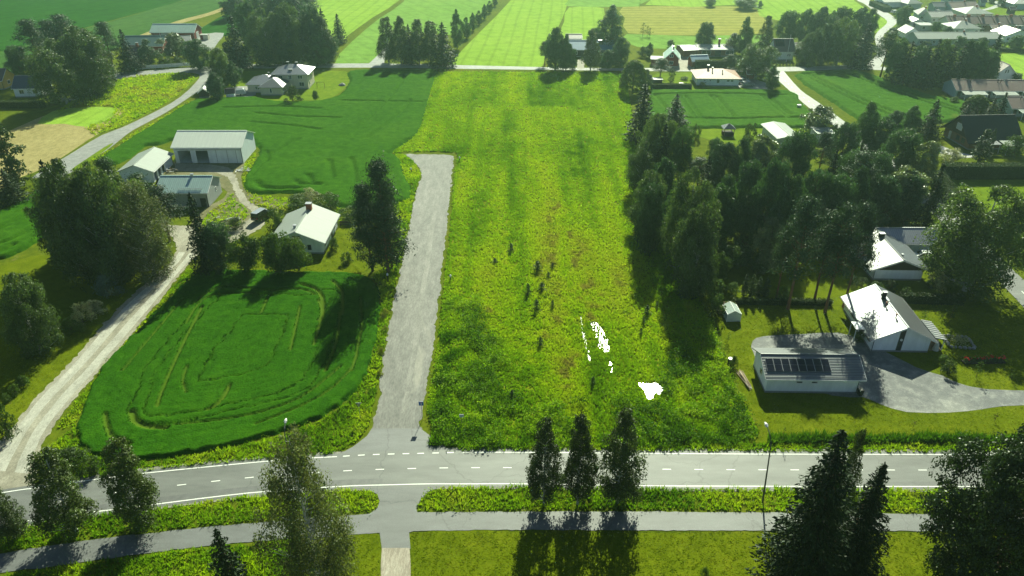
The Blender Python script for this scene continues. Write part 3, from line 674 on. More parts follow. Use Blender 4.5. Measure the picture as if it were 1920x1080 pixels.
sheet('connecting_drive', gpx([(622, 906), (690, 919), (707, 927), (712, 940), (708, 953), (690, 966), (712, 999), (716, 1030), (770, 1030), (767, 999), (790, 992), (781, 955), (787, 940), (803, 923), (838, 908)], 2, False), Z0 + .026, ASPH2)
sheet('gravel_drive', gpx([(716, 1028), (714, 1060), (716, 1300), (774, 1300), (770, 1060), (768, 1028)], 2, False), Z0 + .029, ground_mat('pinkish_gravel', [(.26, .22, .17), (.33, .29, .23), (.40, .37, .30)], .2, .8, 6, .8, .3, stretch=(2, .4, 1)))
ribbon('gravel_road', [(694, 812), (698, 803), (703, 780), (712, 740), (716, 700), (724, 640), (735, 580), (748, 520), (757, 480), (766, 430), (775, 390), (783, 350), (790, 332), (791, 322), (778, 305), (764, 293), (757, 289)],
       [(792, 815), (788, 803), (790, 785), (795, 750), (800, 720), (808, 680), (813, 640), (819, 590), (824, 545), (830, 490), (836, 440), (841, 390), (845, 350), (848, 325), (850, 305), (849, 294), (835, 290)], Z0 + .02, GRAV, ragged=.3)
sheet('road_apron', gpx([(600, 862), (640, 850), (662, 838), (688, 818), (697, 804), (788, 804), (798, 811), (815, 824), (838, 841), (880, 851), (870, 862), (620, 866)], 3, False), Z0 + .024, ASPH2)
GREY = ground_mat('grey_road_gravel', [(.20, .205, .20), (.24, .245, .235), (.30, .30, .28)], .1, .6, 5, .7, .4)
ribbon('west_lane', [(-120, 985), (-20, 860), (30, 792), (80, 732), (130, 682), (200, 602), (262, 542), (310, 502), (330, 472), (325, 447), (308, 432), (300, 420)],
       [(66, 930), (72, 860), (98, 803), (140, 750), (200, 682), (260, 612), (302, 560), (350, 500), (372, 476), (385, 466), (380, 440), (360, 425)], Z0 + .018, DIRT, ragged=.3)
ribbon('yard_lane', [(330, 462), (380, 446), (430, 432), (466, 412), (474, 398), (460, 386), (446, 374), (436, 350), (428, 334), (404, 324), (330, 320)],
       [(352, 484), (400, 468), (440, 452), (490, 428), (496, 404), (478, 384), (462, 372), (450, 350), (440, 328), (418, 312), (330, 304)], Z0 + .012, DIRT, ragged=.3)
yardp = gpx([(296, 346), (300, 318), (320, 304), (400, 303), (460, 304), (452, 330), (462, 360), (500, 372), (540, 376), (520, 392), (480, 384), (470, 412), (430, 432), (372, 444), (352, 430), (380, 392), (420, 372), (414, 350), (300, 345)], 2)
sheet('farm_yard', yardp, Z0 + .006, YARD)
sheet('grass_strip', gpx([(134, 318), (160, 300), (196, 276), (212, 268), (206, 276), (178, 296), (148, 318)], 2), Z0 + .013, LAWNFAR)
sheet('grey_lane', gpx([(60, 334), (88, 316), (140, 284), (190, 254), (232, 238), (300, 205), (338, 182), (366, 156), (374, 140), (340, 136), (290, 140), (240, 146), (200, 152), (140, 170), (138, 164), (200, 141), (260, 134), (340, 128), (400, 124), (440, 121), (700, 119), (850, 122), (1020, 126), (1160, 128), (1300, 127), (1450, 126), (1540, 124), (1600, 122), (1660, 126), (1660, 132), (1590, 130), (1480, 134), (1300, 134), (1160, 133), (850, 129), (690, 127), (440, 129), (398, 134), (400, 150), (380, 166), (350, 186), (310, 212), (250, 244), (226, 262), (200, 282), (150, 312), (120, 330)], 2), Z0 + .010, GREY)
ribbon('field_track', [(690, 121), (706, 106), (716, 96), (722, 88)], [(720, 122), (722, 108), (724, 97), (728, 88)], Z0 + .013, GREY)
ribbon('farm_track', [(262, 66), (330, 40), (390, 24), (430, 8), (452, -8)], [(278, 66), (340, 44), (400, 27), (438, 11), (462, -6)], Z0 + .006, HAY)
sheet('farm_apron', gpx([(366, 78), (384, 64), (420, 62), (410, 78), (396, 96), (384, 92)], 2), Z0 + .007, GREY)
srd = ribbon('side_road', [(1440, 134), (1478, 168), (1520, 205), (1577, 246), (1660, 318), (1758, 410), (1830, 484), (1872, 527), (1925, 583), (2060, 740)],
       [(1470, 134), (1500, 168), (1534, 192), (1594, 236), (1680, 304), (1772, 384), (1836, 446), (1903, 510), (1940, 544), (2100, 690)], Z0 + .014, ASPH)
a = gpx([(1455, 134), (1489, 168), (1527, 198.5), (1585.5, 241), (1670, 311), (1765, 397), (1833, 465), (1887.5, 518.5), (1932, 563), (2080, 715)], 4, True, False)
dashes(a, 40, 140, 1.0, 3.0, .14, Z0 + .02, srd)
ribbon('town_road', [(1560, -60), (1600, -6), (1620, 7), (1648, 28), (1662, 38), (1661, 46), (1647, 58), (1640, 72), (1645, 100), (1620, 124)],
       [(1590, -60), (1628, -4), (1640, 10), (1668, 26), (1682, 39), (1678, 47), (1660, 62), (1656, 74), (1662, 100), (1650, 126)], Z0 + .014, GREY)
ribbon('village_lane', [(1835, 19), (1852, 15), (1866, 9), (1864, 5), (1850, 2)], [(1838, 21), (1862, 17), (1880, 9), (1876, 4), (1858, 1)], Z0 + .015, GREY)
sheet('forecourt', gpx([(1409, 646), (1418, 634), (1450, 629), (1500, 627), (1570, 624), (1620, 640), (1720, 690), (1766, 704), (1795, 718), (1850, 730), (1960, 733), (2100, 734), (2100, 764), (1960, 760), (1880, 762), (1840, 768), (1780, 774), (1700, 773), (1650, 758), (1618, 745), (1560, 742), (1440, 700), (1412, 660)], 2), Z0 + .008, ground_mat('forecourt_gravel', [(.11, .115, .12), (.14, .145, .147), (.34, .34, .30)], .12, .6, 7, .75, .4, .5, .02))
sheet('drive', gpx([(1240, 131), (1262, 118), (1276, 104), (1286, 104), (1292, 118), (1298, 131)], 2), Z0 + .016, DIRT)
sheet('drive', gpx([(1082, 129), (1083, 112), (1094, 112), (1095, 129)], 2), Z0 + .016, DIRT)
sheet('drive', gpx([(1384, 164), (1386, 150), (1420, 150), (1444, 160), (1448, 168)], 2), Z0 + .009, GREY)
sheet('drive', gpx([(1742, 282), (1760, 272), (1790, 284), (1826, 292), (1810, 296)], 2), Z0 + .009, CONC)
sheet('drive', gpx([(1705, 500), (1690, 478), (1740, 470), (1775, 470), (1800, 480), (1760, 500)], 2), Z0 + .009, PATCHM)
sheet('drive', gpx([(430, 176), (424, 165), (470, 162), (480, 178), (450, 184)], 2), Z0 + .009, GREY)

LTRACK = ground_mat('packed_wheel_track', [(.34, .33, .28), (.40, .39, .33), (.46, .44, .38)], .15, .8, 8, .8, .3, .4, .02, stretch=(1, .4, 1))
def track(name, left, right, f0, f1, z, mat, parent, seed):
    a = gpx(left, 4, True, False); b = gpx(right, 4, True, False); k = np.arange(len(a)); wv = .035 * (vn(k * 1.0, k * 0 + seed, 1.7, 7) - .5)[:, None]
    return sheet(name, np.vstack([a + (b - a) * (f0 + wv), (a + (b - a) * (f1 + wv))[::-1]]), z, mat, parent=parent)
wl_ = [(-30, 880), (-10, 850), (30, 792), (80, 732), (130, 682), (200, 602), (262, 542), (310, 502), (330, 472)]; wr_ = [(66, 890), (72, 860), (98, 803), (140, 750), (200, 682), (260, 612), (302, 560), (350, 500), (372, 476)]
wlane = bpy.data.objects['west_lane']
track('wheel_track', wl_, wr_, .14, .42, Z0 + .021, LTRACK, wlane, 1); track('wheel_track', wl_, wr_, .6, .86, Z0 + .021, LTRACK, wlane, 4)
gl_ = [(705, 775), (714, 735), (718, 695), (726, 635), (737, 578), (750, 518), (759, 478), (768, 428), (777, 390), (786, 350)]; gr_ = [(790, 775), (796, 735), (803, 695), (814, 635), (820, 578), (827, 518), (831, 478), (837, 428), (841, 390), (845, 350)]
grd = bpy.data.objects['gravel_road']
track('wheel_track', gl_, gr_, .56, .68, Z0 + .0232, ground_mat('pale_gravel', [(.15, .148, .135), (.195, .19, .17), (.25, .24, .215)], .1, .8, 7, .75, .4, .6, .03, stretch=(1, .3, 1)), grd, 9)

# ------------------------------------------------------------------ meadow, verges, puddles
mead_px = [(806, 835), (812, 800), (800, 775), (804, 740), (812, 700), (818, 660), (824, 610), (830, 560), (836, 500), (842, 450), (848, 390), (852, 330), (858, 296), (850, 286), (800, 284), (757, 285), (738, 284), (771, 263), (790, 236), (802, 190), (815, 150), (822, 136), (900, 135), (1040, 137), (1158, 138), (1176, 165), (1186, 230), (1192, 300), (1216, 380), (1262, 480), (1326, 590), (1345, 640), (1380, 730), (1412, 790), (1414, 828), (1300, 838), (1000, 840), (880, 842), (840, 836)]
mead = gpx(mead_px, 2)
sheet('meadow', mead, .034, MEADOW)
PALM = [(0, (.028, .085, .004)), (.22, (.065, .155, .005)), (.40, (.155, .285, .010)), (.56, (.24, .37, .014)), (.74, (.34, .44, .02)), (.92, (.36, .40, .05)), (1, (.25, .23, .08))]
strip = gpx([(1005, 560), (985, 420), (990, 300), (985, 200), (1080, 200), (1085, 300), (1110, 420), (1130, 540)], 2, False)
tans = [gpx(p_, 3, True, False) for p_ in ([(930, 380), (945, 430), (960, 500)], [(1040, 385), (1060, 430), (1085, 520), (1100, 600)], [(880, 545), (960, 620), (1020, 660)], [(1120, 560), (1090, 640), (1060, 720)], [(1290, 580), (1250, 600), (1220, 625)], [(1040, 590), (1010, 640), (1000, 700)])]
darks = [gpx(p_, 3, True, False) for p_ in ([(840, 640), (880, 690), (900, 760), (850, 800)], [(860, 560), (850, 620), (830, 700)], [(1320, 680), (1340, 740), (1370, 800)], [(1280, 760), (1320, 800), (1390, 820)], [(900, 815), (1000, 825), (1150, 820), (1300, 825)], [(1020, 260), (1010, 300)], [(1060, 520), (1085, 600), (1105, 660)], [(1075, 250), (1080, 330)])]
def mead_t(X, Y):
    t = .24 + .30 * vn(X, Y * .3, 7, 21) + .30 * (vn(X, Y * .05, 2.0, 28) - .5) + .16 * (vn(X, Y * .03, 5.0, 29) - .5) + .20 * vn(X, Y * .5, 2.4, 22) + .14 * vn(X, Y, .9, 23)
    t = t + .10 * inside(strip, X, Y) + .12 * np.exp(-((X - 16) / 14) ** 2) * np.exp(-((Y - 115) / 40) ** 2)
    for q in tans: t = t + .3 * np.exp(-(seg_dist(q, X, Y) / 2.0) ** 2) * np.clip(vn(X, Y, 1.3, 25) * 2 - .8, 0, 1)
    for q in darks: t = t - .22 * np.exp(-(seg_dist(q, X, Y) / 2.4) ** 2) * np.clip(vn(X, Y, 1.5, 26) * 2 - .7, 0, 1)
    e = seg_dist(mead, X, Y, True); t = t - .10 * np.exp(-(e / 1.5) ** 2)
    return np.clip(t, 0, 1)
X, Y = scatter(mead, lambda y: 20 * (75 / max(y, 60)) ** 1.25, 31)
puds = [gpx([(1106, 602), (1117, 604), (1126, 614), (1137, 632), (1143, 650), (1140, 661), (1130, 657), (1123, 652), (1116, 634), (1109, 612)], 3), gpx([(1197, 719), (1215, 720), (1232, 719), (1243, 730), (1236, 741), (1229, 737), (1222, 749), (1214, 748), (1208, 733)], 3), gpx([(1088, 596), (1091, 598), (1099, 640), (1107, 672), (1105, 676), (1097, 648), (1090, 615)], 3), gpx([(1142, 680), (1148, 682), (1147, 700), (1141, 697)], 3)]
inp = np.zeros(len(X), bool)
for i, q in enumerate(puds):
    d = seg_dist(q, X, Y, True); ii = inside(q, X, Y)
    inp |= ii & (RNG.random(len(X)) < (.95 if i == 1 else .34)); inp |= (~ii) & (d < .1)
X, Y = X[~inp], Y[~inp]
t = mead_t(X, Y); dk = 1 - np.clip(t / .45, 0, 1)
hh = (.22 + .22 * vn(X, Y, 1.5, 27) + .45 * dk) * (1 + .0012 * Y); ww = .10 + .07 * dk + .0010 * Y
o = bpy.data.objects.new('meadow_grass', tuft_mesh('meadow_grass', X, Y, hh, ww, pal(t, PALM), BLADE, 6, .02, 33, .5)); link(o)
tag(o, 'yellow-green uncut meadow grass between gravel road and grove', 'grass', None, 'stuff')
WATER = plain('puddle_water', (.02, .022, .02), .16, 0, .6, .1, 1, True)
for q, lb in zip(puds, ['reed-broken bright puddle in the middle of the meadow', 'bright white puddle with ragged shore near the meadow front', 'thin strip of water in the meadow ditch', 'tiny wet patch below the reed-broken puddle']):
    sheet('puddle', q, .042, WATER, label=lb, jitter=.05)
# broad-leaved weeds: clumps of leaves up to a metre high
def weeds(name, label, poly_list, dens, seed, hgt=(.4, 1.0), lsz=.2, per=22, rad=.35, colf=None):
    r = np.random.default_rng(seed); Cs = []; cols = []
    for poly in poly_list:
        X, Y = scatter(poly, dens, seed); n = len(X)
        k = vn(X, Y, 3.2, seed) + .35 * vn(X, Y, 1.1, seed + 1) > .62; X, Y = X[k], Y[k]; n = len(X)
        h = r.uniform(*hgt, n); base = pal(np.clip(.10 + .5 * vn(X, Y, 5, seed + 2) + r.normal(0, .1, n), 0, .8), PALM)
        m = np.full(n, per); idx = np.repeat(np.arange(n), m); N = len(idx)
        c = np.stack([X[idx] + r.normal(0, rad, N), Y[idx] + r.normal(0, rad, N), .02 + h[idx] * np.sqrt(r.random(N))], -1)
        Cs.append(c); cols.append(base[idx] * r.uniform(.75, 1.25, (N, 1)))
    C = np.vstack(Cs); c = np.vstack(cols)
    o = bpy.data.objects.new(name, crown_mesh(name, C, lsz * r.uniform(.6, 1.4, len(C)), c, WEEDM, r)); link(o); return tag(o, label, 'weeds', None, 'stuff')
front_l = gpx([(806, 800), (812, 740), (822, 660), (838, 560), (900, 560), (930, 640), (980, 740), (1010, 838), (850, 838)], 2, False)
front_r = gpx([(1010, 838), (1000, 770), (1140, 740), (1230, 760), (1250, 680), (1290, 620), (1330, 600), (1380, 730), (1412, 800), (1412, 836)], 2, False)
weeds('tall_weeds', 'dark green tall weeds along the meadow front', [front_l, front_r], 2.0, 51, (.5, 1.25), .26, 34, .42)
weeds('low_weeds', 'low leafy weeds spread over the far meadow', [gpx([(850, 540), (860, 330), (800, 270), (830, 150), (1150, 150), (1180, 300), (1250, 500), (1320, 600), (1200, 600), (1000, 560)], 2, False)], .12, 55, (.25, .55), .24, 16, .5)
verges = {
 'ditch_grass': ('rough grass coloured dark for the shaded ditch along the right lawn', [[(1440, 817), (1560, 818), (1750, 819), (2060, 820), (2060, 830), (1750, 830), (1560, 830), (1440, 831)]], 26, (.5, .95)),
 'road_verge': ('rough green grass strip between main road and cycle path', [[(790, 938), (806, 922), (826, 915), (990, 913), (1280, 917), (1920, 918), (2060, 918), (2060, 960), (1670, 960), (1273, 956), (973, 956), (786, 957), (782, 950)], [(690, 922), (706, 930), (710, 942), (705, 954), (690, 960), (483, 976), (260, 998), (133, 1014), (0, 1035), (-60, 1045), (-60, 1000), (27, 988), (163, 968), (277, 954), (467, 931), (640, 919)]], 14, (.22, .5)),
 'road_verge.001': ('bright green grass verge on the far side of the main road', [[(868, 846), (1000, 845), (1400, 847), (2060, 849), (2060, 832), (1430, 833), (1416, 834), (1300, 834), (1000, 836), (850, 836)], [(640, 846), (660, 834), (684, 812), (692, 800), (700, 760), (712, 700), (722, 640), (734, 570), (716, 560), (706, 640), (690, 695), (668, 736), (640, 764), (600, 790), (550, 809), (480, 830), (380, 851), (300, 864), (240, 868), (190, 860), (152, 842), (140, 800), (90, 842), (76, 880), (100, 903), (147, 898), (270, 882), (517, 858), (620, 852)], [(140, 800), (150, 776), (192, 690), (288, 588), (345, 530), (376, 512), (352, 506), (304, 564), (262, 616), (202, 686), (142, 754), (104, 806)]], 14, (.2, .5)),
 'road_verge.002': ('grassy strip between the oat fields and the upper gravel road', [[(716, 560), (734, 570), (746, 514), (764, 428), (781, 350), (790, 326), (775, 304), (760, 292), (738, 286), (750, 302), (758, 330), (770, 352), (768, 372), (740, 386), (740, 440), (722, 500), (700, 520), (712, 545)]], 9, (.25, .6)),
 'road_verge.003': ('rough grass beside the cycle path at the lower left', [[(-60, 1090), (77, 1071), (160, 1057), (353, 1032), (487, 1019), (560, 1012), (560, 1110), (-60, 1130)]], 14, (.25, .6)),
 'lane_verge': ('dry grass edges of the grey lane at the upper left', [[(170, 300), (200, 286), (250, 250), (310, 218), (352, 190), (366, 192), (300, 230), (230, 276), (190, 304)], [(100, 214), (180, 158), (260, 142), (340, 136), (368, 142), (362, 152), (335, 178), (298, 202), (225, 238), (178, 254), (160, 240), (210, 222), (216, 200), (150, 196)]], 2.2, (.3, .6)),
 'yard_grass': ('patchy yard grass around the farm buildings', [[(455, 345), (470, 365), (540, 372), (640, 392), (640, 420), (600, 380), (560, 395), (520, 395), (470, 380)], [(366, 444), (430, 428), (466, 408), (468, 396), (446, 380), (434, 360), (424, 378), (400, 392), (372, 424)], [(452, 335), (460, 306), (482, 284), (474, 312), (458, 345)]], 4, (.2, .5)),
}
for i, (nm, (lb, polys, dn, hr)) in enumerate(verges.items()):
    Xs, Ys = [], []
    for pl in polys:
        a, b = scatter(gpx(pl, 2, False), dn, 70 + i); Xs.append(a); Ys.append(b)
    X = np.concatenate(Xs); Y = np.concatenate(Ys); t = np.clip(.12 + .55 * vn(X, Y, 4, 61 + i) + .3 * vn(X, Y, 1.2, 62), 0, 1)
    if 'ditch' in nm: t = t * .35  # shade of the ditch slope put into the blade colour; the ground is flat
    if 'lane' in nm or 'yard' in nm: t = np.clip(t + .2, 0, 1)
    h = RNG.uniform(*hr, len(X)) * (.6 + .8 * vn(X, Y, 1.6, 63)); o = bpy.data.objects.new(nm, tuft_mesh(nm, X, Y, h, .12 + .0012 * Y, pal(t, PALM), BLADE, 5, .02, 80 + i, .45)); link(o)
    tag(o, lb, 'grass', None, 'stuff')
weeds('verge_weeds', 'leafy weeds growing on the road verges', [gpx(p_, 2, False) for p_ in verges['road_verge'][1] + verges['road_verge.001'][1] + verges['road_verge.002'][1] + verges['road_verge.003'][1]], .8, 57, (.3, .7), .18, 18, .3)
X, Y = scatter(near_poly, 16, 91); ok = seg_dist(near_poly, X, Y, True) > .4; X, Y = X[ok], Y[ok]
cr = pal(RNG.normal(.05, .16, len(X)) + .45 * vn(X, Y, 1.5, 92) + .4 * vn(X, Y, 12, 93), [(0, (.007, .052, .002)), (.5, (.022, .094, .003)), (1, (.050, .140, .006))])
for ln_, wd_ in near_trams:
    k = seg_dist(ln_, X, Y) > wd_ * .5 + .15; X, Y, cr = X[k], Y[k], cr[k]
o = bpy.data.objects.new('oat_tops', tuft_mesh('oat_tops', X, Y, RNG.uniform(.08, .2, len(X)), np.full(len(X), .18), cr, BLADE, 4, .43, 94, .6)); link(o)
tag(o, 'upright oat leaves of the deep green field in front', 'crop', None, 'stuff')

# short mown grass on the near lawns: little tufts, greener and drier patches
fore = gpx([(1409, 646), (1418, 634), (1450, 629), (1500, 627), (1570, 624), (1620, 640), (1720, 690), (1766, 704), (1795, 718), (1850, 730), (2100, 734), (2100, 764), (1880, 762), (1780, 774), (1700, 773), (1650, 758), (1618, 745), (1560, 742), (1440, 700), (1412, 660)], 2)
Xs, Ys = [], []
for pl, dn in (([(1350, 578), (1420, 570), (1580, 578), (1800, 566), (1960, 600), (1960, 822), (1460, 822), (1418, 826), (1400, 770), (1362, 660)], 9), ([(768, 998), (980, 995), (1300, 996), (1670, 997), (1960, 998), (1960, 1110), (770, 1110)], 14), ([(640, 1004), (712, 1001), (715, 1110), (560, 1110)], 14), ([(-40, 690), (60, 600), (200, 560), (300, 508), (262, 548), (205, 605), (130, 690), (60, 765), (-10, 850), (-40, 850)], 8), ([(380, 508), (420, 470), (500, 450), (640, 440), (690, 505), (640, 512), (500, 512)], 6)):
    a, b = scatter(gpx(pl, 2, False), dn, 120 + len(Xs)); k = ~inside(fore, a, b); Xs.append(a[k]); Ys.append(b[k])
X = np.concatenate(Xs); Y = np.concatenate(Ys); t = .45 * vn(X, Y, 6, 121) + .14 * vn(X, Y, 1.8, 122) + .16 * vn(X, Y * 4, 2.2, 124) + RNG.normal(.12, .13, len(X))
cl = pal(t, [(0, (.080, .140, .003)), (.35, (.130, .190, .004)), (.6, (.205, .250, .006)), (.85, (.26, .24, .02)), (1, (.26, .21, .05))])
o = bpy.data.objects.new('lawn_grass', tuft_mesh('lawn_grass', X, Y, RNG.uniform(.03, .07, len(X)), RNG.uniform(.14, .32, len(X)), cl, BLADE, 4, .02, 123, .9)); link(o)
tag(o, 'short mown grass of the lawns beside road and houses', 'grass', None, 'stuff')

# ================================================================== BUILDINGS
def frame_of(A, B):
    a, b = P(*A), P(*B); d = b - a; return a, d.length, math.atan2(d.y, d.x)
class Face:
    """maps (u along the wall, d outwards, z) to the building's own axes"""
    def __init__(s, side, L, W): s.side, s.L, s.W = side, L, W
    def box(s, mb, u0, u1, d0, d1, z0, z1):
        if s.side == 'front': mb.box(u0, u1, -d1, -d0, z0, z1)
        elif s.side == 'back': mb.box(u0, u1, s.W + d0, s.W + d1, z0, z1)
        elif s.side == 'right': mb.box(s.L + d0, s.L + d1, u0, u1, z0, z1)
        else: mb.box(-d1, -d0, u0, u1, z0, z1)
def opening(root, fc, u, z, w, h, kind, trim):
    if kind == 'w':
        m = MB(); e = .09
        fc.box(m, u, u + w, .005, .07, z, z + e); fc.box(m, u, u + w, .005, .07, z + h - e, z + h); fc.box(m, u, u + e, .005, .07, z + e, z + h - e); fc.box(m, u + w - e, u + w, .005, .07, z + e, z + h - e)
        o = m.build('window', trim, root); p = MB(); mid = u + w / 2
        if w > 1.0:
            fc.box(p, u + e, mid - .03, .008, .035, z + e, z + h - e); p.build('pane', GLASS, o); p = MB(); fc.box(p, mid + .03, u + w - e, .008, .035, z + e, z + h - e); p.build('pane', GLASS, o)
            p = MB(); fc.box(p, mid - .03, mid + .03, .01, .06, z + e, z + h - e); p.build('mullion', trim, o)
        else: fc.box(p, u + e, u + w - e, .008, .035, z + e, z + h - e); p.build('pane', GLASS, o)
    elif kind == 'd':
        m = MB(); fc.box(m, u, u + w, .005, .06, z, z + h); o = m.build('door', DTRIM if trim is TRIM else TRIM, root); p = MB(); fc.box(p, u + w * .8, u + w * .9, .062, .1, z + h * .45, z + h * .5); p.build('handle', GALV, o)
    elif kind == 'g':
        m = MB(); fc.box(m, u, u + w, .005, .05, z, z + h); o = m.build('garage_door', GREYW if trim is TRIM else TRIM, root)
        for k in range(1, 4): p = MB(); fc.box(p, u + .05, u + w - .05, .052, .065, z + h * k / 4 - .02, z + h * k / 4 + .02); p.build('door_rail', DTRIM, o)
def gable_roof(m, L, W, h, rise, ov, og, t, axis, ridge=.5):
    """two sloping slabs; axis = direction of the ridge; ov = overhang at the eaves, og = at the gables"""
    S, D = (L, W) if axis == 'x' else (W, L)
    rp = D * ridge; s1 = rise / rp; s2 = rise / (D - rp)
    def v(a, b, z): return (a, b, z) if axis == 'x' else (b, a, z)
    for b0, z0, in ((-ov, h - ov * s1), (D + ov, h - ov * s2)):
        e = -.004 if b0 < 0 else .004
        m.hexa([v(-og, b0, z0), v(S + og, b0, z0), v(S + og, rp + e, h + rise), v(-og, rp + e, h + rise), v(-og, b0, z0 + t), v(S + og, b0, z0 + t), v(S + og, rp + e, h + rise + t), v(-og, rp + e, h + rise + t)])
def walls(m, L, W, h, rise, axis, ridge=.5, openings=(), th=.22):
    ops = sorted(openings)
    if ops:
        x = 0
        for (u, z, w_, hh) in ops:
            m.box(x, u, 0, th, 0, h); m.box(u, u + w_, 0, th, z + hh, h)
            if z > .05: m.box(u, u + w_, 0, th, 0, z)
            x = u + w_
        m.box(x, L, 0, th, 0, h); m.box(0, L, W - th, W, 0, h); m.box(0, th, th, W - th, 0, h); m.box(L - th, L, th, W - th, 0, h)
        m.box(th, L - th, th, W - th, 0, .05)
    else: m.box(0, L, 0, W, 0, h)
    if rise:
        if axis == 'x':
            for x0, x1 in ((0, th), (L - th, L)): m.prism([(0, h), (W, h), (W * ridge, h + rise - .02)], 'x', x0, x1)
        elif axis == 'y':
            for y0, y1 in ((0, th), (W - th, W)): m.prism([(0, h), (L, h), (L * ridge, h + rise - .02)], 'y', y0, y1)
def building(name, label, A, B, W, h, rise=1.6, roof='x', ov=.5, og=.4, wall=WHITE, rmat=None, front=(), right=(), left=(), chim=(), trim=TRIM, group=None, cat='house', ridge=.5, L=None, plinth=True, gutter=True, back=0.0, guard=None, ribs=None, rt=.14):
    a, L0, rz = frame_of(A, B); L = L or L0
    o = thing(name, label, cat, a, rz, group)
    if back: o.location = a + Vector((-math.sin(rz), math.cos(rz), 0)) * back
    ops = [q[:4] for q in front if len(q) > 4 and q[4] == 'o']
    m = MB(); walls(m, L, W, h, rise if roof in 'xy' else 0, roof, ridge, ops); m.build('wall', wall, o)
    if plinth: m = MB(); m.box(-.03, L + .03, -.03, W + .03, -.02, .32) if not ops else m.box(-.03, L + .03, W - .05, W + .03, -.02, .3); m.build('plinth', PLINTH, o)
    m = MB(); t = rt
    if roof in 'xy': gable_roof(m, L, W, h, rise, ov, og, t, roof, ridge)
    elif roof == 'hip':
        D = min(L, W) / 2 + ov; s = rise / (min(L, W) / 2); z0 = h - ov * s; zt = z0 + D * s
        e = [(-ov, -ov), (L + ov, -ov), (L + ov, W + ov), (-ov, W + ov)]
        rg = [(W / 2, W / 2), (L - W / 2, W / 2)] if L >= W else [(L / 2, L / 2), (L / 2, W - L / 2)]
        V = [(x, y, z0 + t) for x, y in e] + [(x, y, zt + t) for x, y in rg] + [(x, y, z0) for x, y in e]
        if L >= W: Fc = [(0, 1, 5, 4), (1, 2, 5), (2, 3, 4, 5), (3, 0, 4)]
        else: Fc = [(0, 1, 4), (1, 2, 5, 4), (2, 3, 5), (3, 0, 4, 5)]
        m.add(V, Fc + [(9, 8, 7, 6), (0, 6, 7, 1), (1, 7, 8, 2), (2, 8, 9, 3), (3, 9, 6, 0)])
    elif roof == 'flat': m.box(-ov, L + ov, -ov, W + ov, h, h + .25)
    elif roof == 'shed': m.hexa([(-og, -ov, h), (L + og, -ov, h), (L + og, W + ov, h + rise), (-og, W + ov, h + rise), (-og, -ov, h + t), (L + og, -ov, h + t), (L + og, W + ov, h + rise + t), (-og, W + ov, h + rise + t)])
    ro = m.build('roof', rmat, o)
    if roof == 'shed' and rise > 0:
        m = MB(); m.box(0, L, W - .2, W, h, h + rise * .93)
        for x in (0, L - .2): m.prism([(0, h), (W - .2, h), (W - .2, h + rise * .9)], 'x', x, x + .2)
        m.build('wall', wall, o)
    if roof == 'x':
        s = rise / (W * ridge); m = MB(); m.box(-og, L + og, W * ridge - .12, W * ridge + .12, h + rise + t + .005, h + rise + t + .06); m.build('ridge_cap', rmat, ro)
        if gutter: m = MB(); m.box(-og, L + og, -ov - .13, -ov - .015, h - ov * s - .06, h - ov * s + .06); m.build('gutter', trim, ro); m = MB(); m.tube([(L - .15, -.06, h - .2), (L - .15, -.06, .15)], .05, 5); m.build('downpipe', DTRIM if wall is not REDW else trim, o)
        for x in (-og, L + og - .06): m = MB(); x0 = x - (.065 if x < 0 else -.065); m.prism([(-ov, h - ov * s - .12), (-ov, h - ov * s + .1), (W * ridge, h + rise + .1), (W * ridge, h + rise - .12)], 'x', x0, x0 + .06); m.build('bargeboard', trim, ro)
    if roof == 'y':
        s = rise / (L * ridge); m = MB(); m.box(L * ridge - .12, L * ridge + .12, -og, W + og, h + rise + t + .005, h + rise + t + .06); m.build('ridge_cap', rmat, ro)
        m = MB(); y0 = -og - .065
        m.prism([(-ov, h - ov * s - .12), (-ov, h - ov * s + .1), (L * ridge, h + rise + .1), (L + ov, h - ov * s + .1), (L + ov, h - ov * s - .12), (L * ridge, h + rise - .12)], 'y', y0, y0 + .06); m.build('bargeboard', trim, ro)
        if gutter:
            for x0 in (-ov - .13, L + ov + .015): m = MB(); m.box(x0, x0 + .115, -og, W + og, h - ov * s - .06, h - ov * s + .06); m.build('gutter', DTRIM, ro)
            m = MB(); m.tube([(.08, -.06, h - .2), (.08, -.06, .15)], .05, 5); m.build('downpipe', DTRIM, o)
    for side, lst in (('front', front), ('right', right), ('left', left)):
        fc = Face(side, L, W)
        for q in lst:
            k = q[4] if len(q) > 4 else 'w'
            if k != 'o': opening(o, fc, *q[:4], k, trim)
    for c in chim:
        cx, cy, cw, z0, z1 = c[:5]; mt = c[5] if len(c) > 5 else CHIMB
        m = MB(); m.box(cx - cw / 2, cx + cw / 2, cy - cw * .4, cy + cw * .4, z0, z1); m.build('chimney', mt, ro); m = MB(); m.box(cx - cw / 2 - .08, cx + cw / 2 + .08, cy - cw * .4 - .08, cy + cw * .4 + .08, z1 + .003, z1 + .1); m.build('chimney_cap', GALV, ro)
    if guard:
        gx0, gx1, gy = guard
        s = rise / (W * ridge) if roof == 'x' else rise / (L * ridge)
        if roof == 'x':
            z = h + gy * s + t; m = MB(); m.tube([(gx0, gy, z + .2), (gx1, gy, z + .2)], .03, 5); m.tube([(gx0, gy, z + .1), (gx1, gy, z + .1)], .03, 5)
            n = max(2, int((gx1 - gx0) / 1.1))
            for k in range(n + 1): x = gx0 + (gx1 - gx0) * k / n; m.box(x - .02, x + .02, gy - .02, gy + .05, z - .02, z + .24)
            m.build('snow_guard', GALV, ro)
    return o, L, ro
def rowwin(L, n, z, w, h, m=.8): return [(m + i * (L - 2 * m - w) / max(1, n - 1), z, w, h) for i in range(n)]

